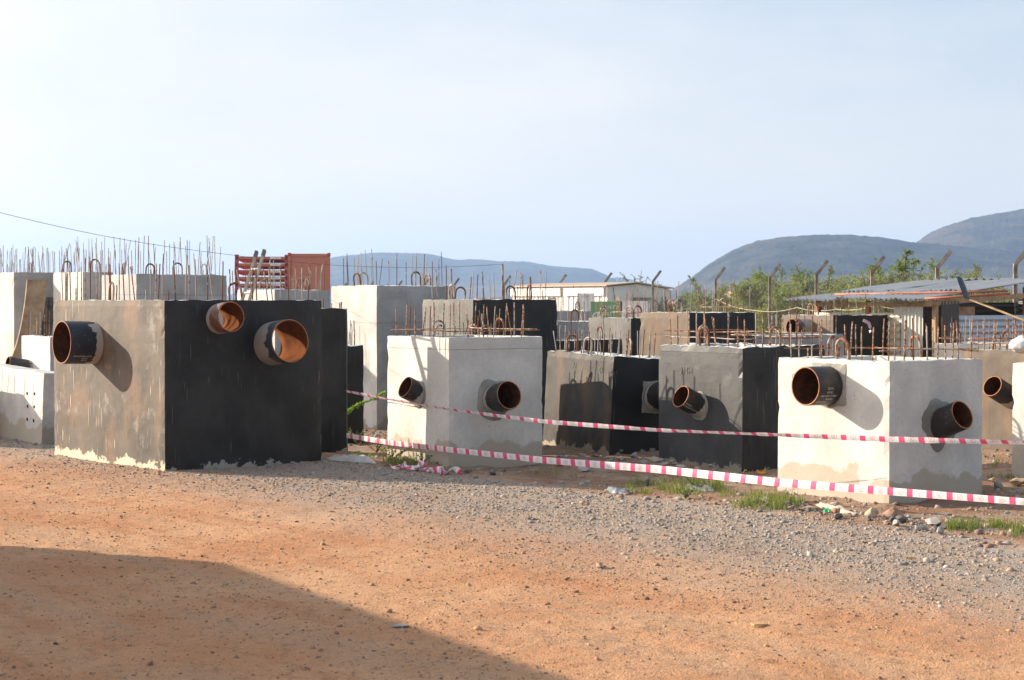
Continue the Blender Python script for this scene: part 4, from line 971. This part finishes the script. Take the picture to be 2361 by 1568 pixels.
def steelpipe(label, a, c_, r):
    b = MB(); a, c_ = Vector(a), Vector(c_); mid = (a+c_)/2
    b.tube([a-mid, (a-mid)*.3, (c_-mid)*.3, c_-mid], r, 12); o = b.build('steel_pipe', M['redpipe'], None, True); o.location = mid; tag(o, label, 'pipe')
steelpipe('long red oxide pipe lying along the front of the tin roof', at(1926, 679, 28.3), at(2322, 671, 25.9), .018)
steelpipe('short red oxide pipe under the long one at the roof front', at(2130, 689, 26.2), at(2328, 677, 25.8), .018)
steelpipe('red oxide pipe end sticking out behind the left of the tin roof', at(2003, 671, 31.2), at(2120, 669, 30.2), .02)

# spade leaning across the chamber at the right
sp0, sp1 = at(2236, 690, 18.9), at(2520, 801, 18.2)
spade = empty('spade', sp0, 0, 'spade with dark blade leaning over the chambers in front of the tin shed', 'spade')
b = MB(); b.tube([(0, 0, 0), (sp1-sp0)*.5, sp1-sp0], .0115, 8); b.build('handle', M['beam'], spade, True)
d = (at(2217, 640, 19.05)-sp0); L = d.length; dn = d.normalized(); sx = Vector((.50, .85, .15)); sx = (sx-dn*sx.dot(dn)).normalized(); nn = dn.cross(sx); V, Fc = [], []
for s_ in (0, .004):
    for j, f_ in enumerate(np.linspace(0, 1, 7)):
        for i, g in enumerate(np.linspace(-1, 1, 7)):
            w = .085*(1 if f_ < .75 else 1-.25*(f_-.75)/.25)
            V.append(dn*L*f_ + sx*w*g + nn*(.022*g*g + s_))
for s_ in (0, 49):
    for j in range(6):
        for i in range(6):
            q_ = (s_+j*7+i, s_+j*7+i+1, s_+(j+1)*7+i+1, s_+(j+1)*7+i); Fc.append(q_ if s_ else q_[::-1])
mesh_py('blade', V, Fc, plain('dark_steel', (.045, .048, .055), .5, .3), spade, None, True)

# rope slung between posts, hanging hook chain
M['rope'] = plain('yellowed_rope', (.42, .36, .22), .9)
def line(name, label, cat, pts, r, mat, sub=10, sag=.05):
    b = MB(); P_ = []
    for a, c_ in zip(pts[:-1], pts[1:]):
        for k in range(sub): f_ = k/sub; P_.append(a.lerp(c_, f_) - Vector((0, 0, sag*4*f_*(1-f_)*(c_-a).length)))
    P_.append(pts[-1]); o0 = P_[0].copy(); b.tube([p-o0 for p in P_], r, 5); o = b.build(name, mat, None, True); o.location = o0; return tag(o, label, cat)
line('rope', 'thin yellow rope slung along the bars in front of the fence', 'rope', [at(1560, 716, 34), at(1652, 690, 34), at(1742, 716, 33), at(1838, 709, 32), at(1928, 713, 31), at(2020, 704, 30), at(2090, 712, 29.6)], .008, M['rope'], 10, .04)
line('hanging_wire', 'thin wire hanging from the shed roof at the right', 'wire', [at(2340, 680, 25.7), at(2342, 760, 25.7)], .006, M['dark'], 6, 0)

# ---------------------------------------------------------------- red flat racks and ladder
M['red'] = painted('red_steel', (.46, .065, .05), .25, .6); M['redpanel'] = painted('faded_red_panel', (.50, .18, .12), .2, .7)
M['ylw'] = plain('yellow_paint', (.55, .36, .04), .6)
def rack(label, k, y=84.0, z=0.0):
    a, c_ = at(541+k*.5, 700, y), at(664, 700, y); w = c_.x-a.x
    root = empty('flat_rack', (a.x, y, z), rad(6), label, 'flat rack', 'stacked red flat racks')
    b = MB(); b.box((.12, .05, .07), (w-.12, 6.0, .15)); b.build('deck', M['red'], root)
    b = MB(); b.box((.0, -.02, .12), (w, .05, .25)); b.build('end_beam', M['redpanel'] if k % 3 else M['red'], root)
    for x in (.0, w-.18):
        b = MB(); b.box((x, -.06, .0), (x+.18, .30, .35)); cb = b.build('corner_casting', M['red'], root)
        b = MB(); b.box((x+.05, -.075, .10), (x+.13, -.062, .25)); b.build('casting_hole', M['dark'], cb)
    b = MB(); b.box((w*.66, -.036, .13), (w*.86, -.024, .24)); lab = b.build('name_plate', M['ban_w'], root)
    lettering('plate_text', 'FLATRACK', .06, M['ink'], lab, lambda X_, Y_: Vector((w*.76+X_, -.04, .185+Y_)))
    return root
ORD = ('first', 'second', 'third', 'fourth', 'fifth', 'sixth', 'seventh', 'eighth', 'ninth', 'tenth', 'eleventh', 'topmost')
for k in range(12): rack('%s red flat rack counted up from the ground in the stack behind the ladder' % ORD[k], k % 3, 84.0, .0+k*.335)
pa = at(665, 700, 83.0); pw = at(761, 700, 83.0).x-pa.x; ph = at(700, 584, 83.0).z
root = empty('flat_rack', (pa.x, 83.0, 0), rad(4), 'red brown end wall panel of an upright flat rack beside the red stack', 'flat rack')
b = MB(); b.box((.1, 0, .3), (pw-.08, .06, ph-.1)); b.build('end_panel', M['redpanel'], root)
for x in (0, pw-.12):
    b = MB(); b.box((x, -.06, 0), (x+.12, .14, ph)); b.build('corner_post', M['redpanel'], root)
    b = MB(); b.box((x-.015, -.075, ph-.14), (x+.135, .155, ph+.02)); b.build('corner_casting', M['red'], root)
b = MB(); b.box((.12, -.04, ph-.16), (pw-.12, .1, ph-.02)); b.build('top_beam', M['redpanel'], root)
b = MB(); b.box((.1, .1, .1), (pw-.1, 6, .3)); b.build('deck', M['red'], root)

lp0, lp1 = at(555, 760, 17.35), at(607, 587, 17.6)
lad = empty('ladder', lp0-Vector((0, 0, .9)), 0, 'weathered ladder sticking up out of the large black chamber', 'ladder'); lo = lp0-Vector((0, 0, .9))
dl = (lp1-lp0).normalized(); base = lp0-dl*.95; sd = Vector((-.125, .30, .0)); capm = plain('grey_rubber', (.12, .12, .115), .7)
for s_ in (0, 1):
    top_ = lp1 + sd*s_ - dl*(.0 if s_ == 0 else .005)
    b = MB(); b.bar(base+sd*s_-lo, top_-lo, .055, .024, up=Vector((1, 0, 0))); r_ = b.build('rail', M['galv'], lad)
    b = MB(); b.bar(top_-dl*.02-lo, top_+dl*.05-lo, .062, .031, up=Vector((1, 0, 0))); b.build('end_cap', capm, r_)
for k in range(5):
    p = lp1 - dl*(.16+.27*k) - lo; b = MB(); b.tube([p, p+sd], .013, 8); b.build('rung', M['galv'], lad)

# ---------------------------------------------------------------- pole and wire
pt = at(1159, 609, 30)
b = MB(); b.tube([(0, 0, -.1), (0, 0, pt.z*.5), (0, 0, pt.z)], .017, 8); pole = b.build('pole', M['post']); pole.location = (pt.x, pt.y, 0)
tag(pole, 'thin pole carrying the end of the overhead wire', 'pole')
line('overhead_wire', 'thin black wire sagging from the upper left to the thin pole', 'wire', [at(-600, 290, 14), at(0, 490, 18), at(250, 546, 20.5), at(480, 581, 23), at(762, 611, 26), at(980, 617, 28.3), pt], .003, M['dark'], 8, .004)

# ---------------------------------------------------------------- barrier tape
m = NT('red_white_tape'); uv = m.n('UVMap', out=0); s_ = m.xyz(uv)
per = .172; ph_ = m.math('FRACT', m.math('DIVIDE', s_[0], per)); sx = m.math('MULTIPLY', ph_, per)      # metres along one repeat
red = m.math('LESS_THAN', sx, .052)
cxx = m.math('SUBTRACT', sx, .112); cyy = m.math('SUBTRACT', s_[1], .036)
rr = m.math('SQRT', m.math('ADD', m.math('MULTIPLY', cxx, cxx), m.math('MULTIPLY', cyy, cyy)))
ringm = m.math('LESS_THAN', m.math('ABSOLUTE', m.math('SUBTRACT', rr, .0235)), .0016)
def bx(x0, x1, y0, y1):
    f_ = m.math('MULTIPLY', m.math('GREATER_THAN', cxx, x0), m.math('LESS_THAN', cxx, x1))
    return m.math('MULTIPLY', f_, m.math('MULTIPLY', m.math('GREATER_THAN', cyy, y0), m.math('LESS_THAN', cyy, y1)))
logo = ringm
for q_ in ((-.010, -.007, -.016, .014), (-.016, .004, -.005, -.002), (.001, .0045, -.020, .012), (-.004, .016, .009, .012)): logo = m.math('MAXIMUM', logo, bx(*q_))
c = m.mix(red, (.80, .78, .79), (.78, .10, .23)); c = m.mix(m.math('MULTIPLY', logo, .8), c, (.62, .12, .16))
c = m.mix(m.math('MULTIPLY', m.step(m.noise(m.pos(), 9, 4), .55, .75), .25), c, (.45, .38, .32))
m.set(m.b.inputs['Base Color'], c); m.set(m.b.inputs['Roughness'], .45)
tl_ = m.n('BsdfTranslucent', {'Color': c}); M['tape'] = m.mat; m.t.links.new(m.n('MixShader', {0: .25, 1: m.b.outputs[0], 2: tl_}), m.out.inputs[0])
def ribbon(name, pts, width, tilt, mat, uvw=.072):
    """film strip through pts; tilt = lean of the film about its own length"""
    P_ = [Vector(p) for p in pts]; V, Fc, UV = [], [], []; s_ = 0; k = len(P_); nv = 5
    for i, p in enumerate(P_):
        t = (P_[min(i+1, k-1)]-P_[max(i-1, 0)]).normalized(); side = t.cross(Vector((0, 0, 1))).normalized(); up = side.cross(t)
        if i: s_ += (p-P_[i-1]).length
        a = tilt(i/(k-1)) if callable(tilt) else tilt; d = up*math.cos(a)+side*math.sin(a); nr = d.cross(t); w = width(i/(k-1)) if callable(width) else width
        for j in range(nv):
            g = j/(nv-1)-.5
            V.append(p+d*w*g+nr*(.0025*(4*g*g-1))); UV.append((s_, (g+.5)*uvw))
    for i in range(k-1):
        for j in range(nv-1): a = i*nv+j; Fc.append((a, a+1, a+nv+1, a+nv))
    me = bpy.data.meshes.new(name); me.from_pydata([tuple(v) for v in V], [], Fc); ul = me.uv_layers.new(name='UVMap')
    for pl in me.polygons:
        for li, vi in zip(pl.loop_indices, pl.vertices): ul.data[li].uv = UV[vi]
    return link_mesh(name, me, M[mat], None, True)
def dense(pts, n):
    """smooth run of n points through (u, v, distance) stations"""
    u = np.array([p[0] for p in pts], float); g = np.linspace(u[0], u[-1], n); v = np.interp(g, u, [p[1] for p in pts]); d = 1/np.interp(g, u, [1/p[2] for p in pts])
    for _ in range(6): v[1:-1] = (v[:-2]+2*v[1:-1]+v[2:])/4
    return [at(a, b_, c_) for a, b_, c_ in zip(g, v, d)]
up_ = dense([(788,900,18.2),(892,920,17.5),(1033,943.5,16.42),(1252,972,15.6),(1518,992,14.8),(1790,1002.5,13.9),(2053,1013,13.2),(2361,1020.5,12.45),(2700,1030,11.7)], 150)
t1 = ribbon('barrier_tape', up_, lambda f_: .042+.018*max(0, (f_-.55)/.45), lambda f_: .6+.35*math.sin(f_*17)+.3*mnoise.noise((f_*60, 0, 0)), 'tape', .05)
tag(t1, 'upper red and white barrier tape stretched in front of the chambers', 'barrier tape')
lo_ = dense([(788,1002,18.2),(892,1020,17.5),(1033,1036.5,16.42),(1252,1061,15.5),(1518,1082,14.6),(1790,1112,13.7),(2053,1133,13.0),(2361,1157,12.2),(2700,1182,11.4)], 150)
t2 = ribbon('barrier_tape', lo_, lambda f_: .052+.016*math.exp(-((f_-.45)/.25)**2)-.006*max(0, (f_-.7)/.3), lambda f_: .2*math.sin(f_*9)+.35*mnoise.noise((f_*45, 3, 0)), 'tape')
tag(t2, 'lower red and white barrier tape stretched close to the ground', 'barrier tape')
# crumpled tape, sacks, sheet on the ground
def heap(label, u0, u1, v, n, seed):
    r = random.Random(seed); pts = []
    a, c_ = gnd(u0, v), gnd(u1, v+14)
    for k in range(n):
        f_ = k/(n-1); p = a.lerp(c_, f_) + Vector((r.gauss(0, .035), r.gauss(0, .05), 0)); p.z = float(ground_z(p.x, p.y)) + .012 + abs(r.gauss(0, .028))*(1-.6*abs(f_-.4)); pts.append(p)
    P_ = []
    for i in range(n-1):
        for s_ in range(3): P_.append(pts[i].lerp(pts[i+1], s_/3))
    o = ribbon('barrier_tape', P_, .06, lambda f_: 1.0+1.2*math.sin(f_*n*1.3), 'tape'); tag(o, label, 'barrier tape')
heap('crumpled heap of red and white tape on the gravel edge', 900, 1060, 1080, 34, 3)
def sheet(name, label, cat, pix, mat, amp, seed, nx_=26, ny_=12, lift=.02):
    """crumpled sheet over four ground corners (left back, right back, right front, left front)"""
    c_ = [gnd(*p) for p in pix]; V, Fc = [], []
    for s_ in (0, 1):
        for j in range(ny_+1):
            for i in range(nx_+1):
                f_, g = i/nx_, j/ny_; p = (c_[3].lerp(c_[2], f_)).lerp(c_[0].lerp(c_[1], f_), g)
                h = amp*(.5+mnoise.noise((f_*5+seed, g*2.5, seed))+.5*mnoise.noise((f_*14, g*6+seed, 1)))
                e = min(f_, 1-f_, g, 1-g); p += Vector((.02*mnoise.noise((g*4, seed, 0)), .03*mnoise.noise((f_*4, seed, 3)), 0))
                V.append(Vector((p.x, p.y, float(ground_z(p.x, p.y)) + lift*min(1, e*6) + max(0, h)*min(1, e*5+.25) + .004 - .003*s_)))
    N = (nx_+1)*(ny_+1)
    for j in range(ny_):
        for i in range(nx_):
            a = j*(nx_+1)+i; Fc.append((a, a+1, a+nx_+2, a+nx_+1)); Fc.append((N+a+nx_+1, N+a+nx_+2, N+a+1, N+a))
    return tag(mesh_py(name, V, Fc, mat, None, None, True), label, cat)
M['sack'] = plain('grey_plastic_sack', (.40, .385, .36), .6, var=.2, sc=5); M['cloth'] = plain('dirty_beige_cloth', (.42, .36, .28), .85, var=.15, sc=6); M['blackcloth'] = plain('black_scrap', (.03, .028, .027), .7); M['foil'] = plain('grey_foil', (.27, .28, .30), .35, .5, var=.2)
sheet('sack', 'flattened grey plastic sack beside the foot of the large black chamber', 'sack', [(752,1056),(850,1055),(872,1070),(775,1064)], M['sack'], .028, 2)
sheet('cloth_scrap', 'dirty beige cloth scrap in front of the right white chamber', 'cloth', [(1880,1162),(1935,1168),(1978,1186),(1890,1170)], M['cloth'], .016, 5)
sheet('cloth_scrap', 'burnt black scrap beside the beige cloth', 'cloth', [(1838,1164),(1880,1170),(1888,1182),(1846,1172)], M['blackcloth'], .02, 7, 14, 8)
sheet('plastic_scrap', 'crumpled silvery plastic at the gravel edge left of the grass', 'plastic scrap', [(1402,1128),(1448,1131),(1452,1140),(1405,1136)], M['foil'], .022, 8, 16, 8)
sheet('plastic_scrap', 'bit of bright green plastic beside the beige cloth', 'plastic scrap', [(1898,1176),(1912,1178),(1914,1184),(1900,1183)], plain('green_plastic', (.02, .33, .10), .5), .02, 9, 8, 6)
sheet('cardboard_scrap', 'crushed grey cardboard lying in the grass left of the right white chamber', 'cardboard', [(1578,1122),(1640,1124),(1650,1134),(1580,1132)], M['sack'], .02, 10, 12, 6)
sheet('dry_leaf', 'crumpled orange leaf at the foot of the charcoal chamber', 'leaf', [(1742,1086),(1766,1084),(1768,1090),(1744,1090)], plain('orange_leaf', (.50, .20, .04), .8), .03, 11, 10, 6, 0)
# white sack on the chamber rim, pink ribbon on a bar
bm = bmesh.new(); bmesh.ops.create_icosphere(bm, subdivisions=4, radius=1)
for q in bm.verts:
    q.co *= 1+.14*mnoise.noise(q.co*2.2)+.05*mnoise.noise(q.co*7); q.co = Vector((q.co.x*.135, q.co.y*.11, q.co.z*.085+max(0, q.co.z-.5)*.03))
me = bpy.data.meshes.new('white_sack'); bm.to_mesh(me); bm.free(); o = link_mesh('white_sack', me, plain('white_plastic_sack', (.60, .58, .56), .6, var=.08, sc=4), None, True)
o.location = at(2358, 785, 18.0); o.location.z = 1.08+.075; tag(o, 'bulging white plastic sack on the rim of the brown chamber at the right', 'sack')
o = ribbon('ribbon', [at(1990, 738, 25.9), at(1996, 741, 25.88), at(2003, 745, 25.9), at(2006, 754, 25.9), at(2008, 762, 25.9), at(2004, 765, 25.92)], .05, .3, 'pinkish'); tag(o, 'faded pink ribbon tied to a bar in front of the black chamber by the shed', 'ribbon')

# curved plywood sheet leaning at the far left
ply = MB(); V, Fc = [], []
for s_ in (0, .018):
    for i in range(13):
        f_ = i/12; p = at(0, 868, 24.2).lerp(at(61, 645, 24.9), f_); p += Vector((.16*f_*(1-f_)*4*.35, 0, -.16*f_*(1-f_)*4))
        for g in (0, 1): V.append(p + Vector((.24*g, .2*g, 0)) + Vector((s_, -s_, 0)))
for i in range(12):
    a = i*2; Fc += [(a, a+1, a+3, a+2), (26+a+2, 26+a+3, 26+a+1, 26+a), (a, a+2, 26+a+2, 26+a), (a+1, 26+a+1, 26+a+3, a+3)]
o = mesh_py('plywood_sheet', V, Fc, plain('weathered_plywood', (.30, .20, .12), .85, var=.3, sc=6)); tag(o, 'bent plywood sheet leaning on the tall chamber at the far left', 'plywood')
# window of bars in the tall chamber at the far left
b = MB(); x0 = hit_u(lt.location, rdir(A_(36)), 88) ; b.box((x0, -.012, .9), (x0+.55, -.004, 1.70)); wn_ = b.build('barred_opening', M['slate'], lt)
b = MB()
for k in range(5): b.tube([(x0+.06+k*.1, -.03, .9), (x0+.06+k*.1, -.03, 1.68)], .007, 6)
for k in range(3): b.tube([(x0, -.036, 1.05+k*.25), (x0+.5, -.036, 1.05+k*.25)], .007, 6)
b.build('opening_bars', M['dark'], wn_)

# distant village house, freight container left of the picture that throws the shade over the road
h = at(1703, 681, 700); root = empty('distant_house', (h.x, h.y, 0), .5, 'tiny far house with orange roof at the foot of the hill', 'house')
b = MB(); b.box((-5, -3, 0), (5, 3, h.z)); b.build('house_wall', M['tinwhite'], root)
b = MB(); b.add([(-5.4,-3.4,h.z),(5.4,-3.4,h.z),(5.4,3.4,h.z),(-5.4,3.4,h.z),(-4,0,h.z+2),(4,0,h.z+2)], [(0,1,5,4),(1,2,5),(2,3,4,5),(3,0,4),(3,2,1,0)]); b.build('roof', plain('orange_tiles', (.45, .18, .08), .8), root)
for k, (u, v_, w) in enumerate(((1118, 690, 9), (1143, 689, 7))):
    h = at(u, v_, 900); root = empty('distant_house', (h.x, h.y, 0), .3, ('pale far house behind the dark chamber, left one of the pair', 'pale far house behind the dark chamber, right one of the pair')[k], 'house')
    b = MB(); b.box((-w/2, -3, 0), (w/2, 3, h.z)); b.build('house_wall', M['tinwhite'], root); b = MB(); b.box((-w/2-.3, -3.3, h.z), (w/2+.3, 3.3, h.z+.5)); b.build('roof', M['redpanel'], root)
fcx = Vector((-1.80-6.95*math.cos(SUN_AZ), 10.47+6.95*math.sin(SUN_AZ), 0)); ang = math.atan2(-.85, .53)
fc_ = empty('freight_container', fcx, ang, 'red brown freight container standing left of the road, outside the picture', 'container')
b = MB(); b.box((0, -2.44, .12), (6.06, 0, 2.6)); b.build('container_body', M['redpanel'], fc_)
b = MB()
for k in range(18): b.box((.25+k*.32, .001, .2), (.42+k*.32, .035, 2.5))
b.build('corrugation', M['redpanel'], fc_)

# ---------------------------------------------------------------- haze
b = MB(); b.box((-5600, -60, -6), (5600, 5700, 190)); hz = bpy.data.materials.new('haze_air'); hz.use_nodes = True; t_ = hz.node_tree; t_.nodes.clear()
pv = t_.nodes.new('ShaderNodeVolumePrincipled'); pv.inputs['Color'].default_value = (.44, .64, 1.0, 1); pv.inputs['Density'].default_value = 2.3e-4; pv.inputs['Anisotropy'].default_value = .25
ou = t_.nodes.new('ShaderNodeOutputMaterial'); t_.links.new(pv.outputs[0], ou.inputs['Volume'])
tag(b.build('haze', hz), kind='stuff')
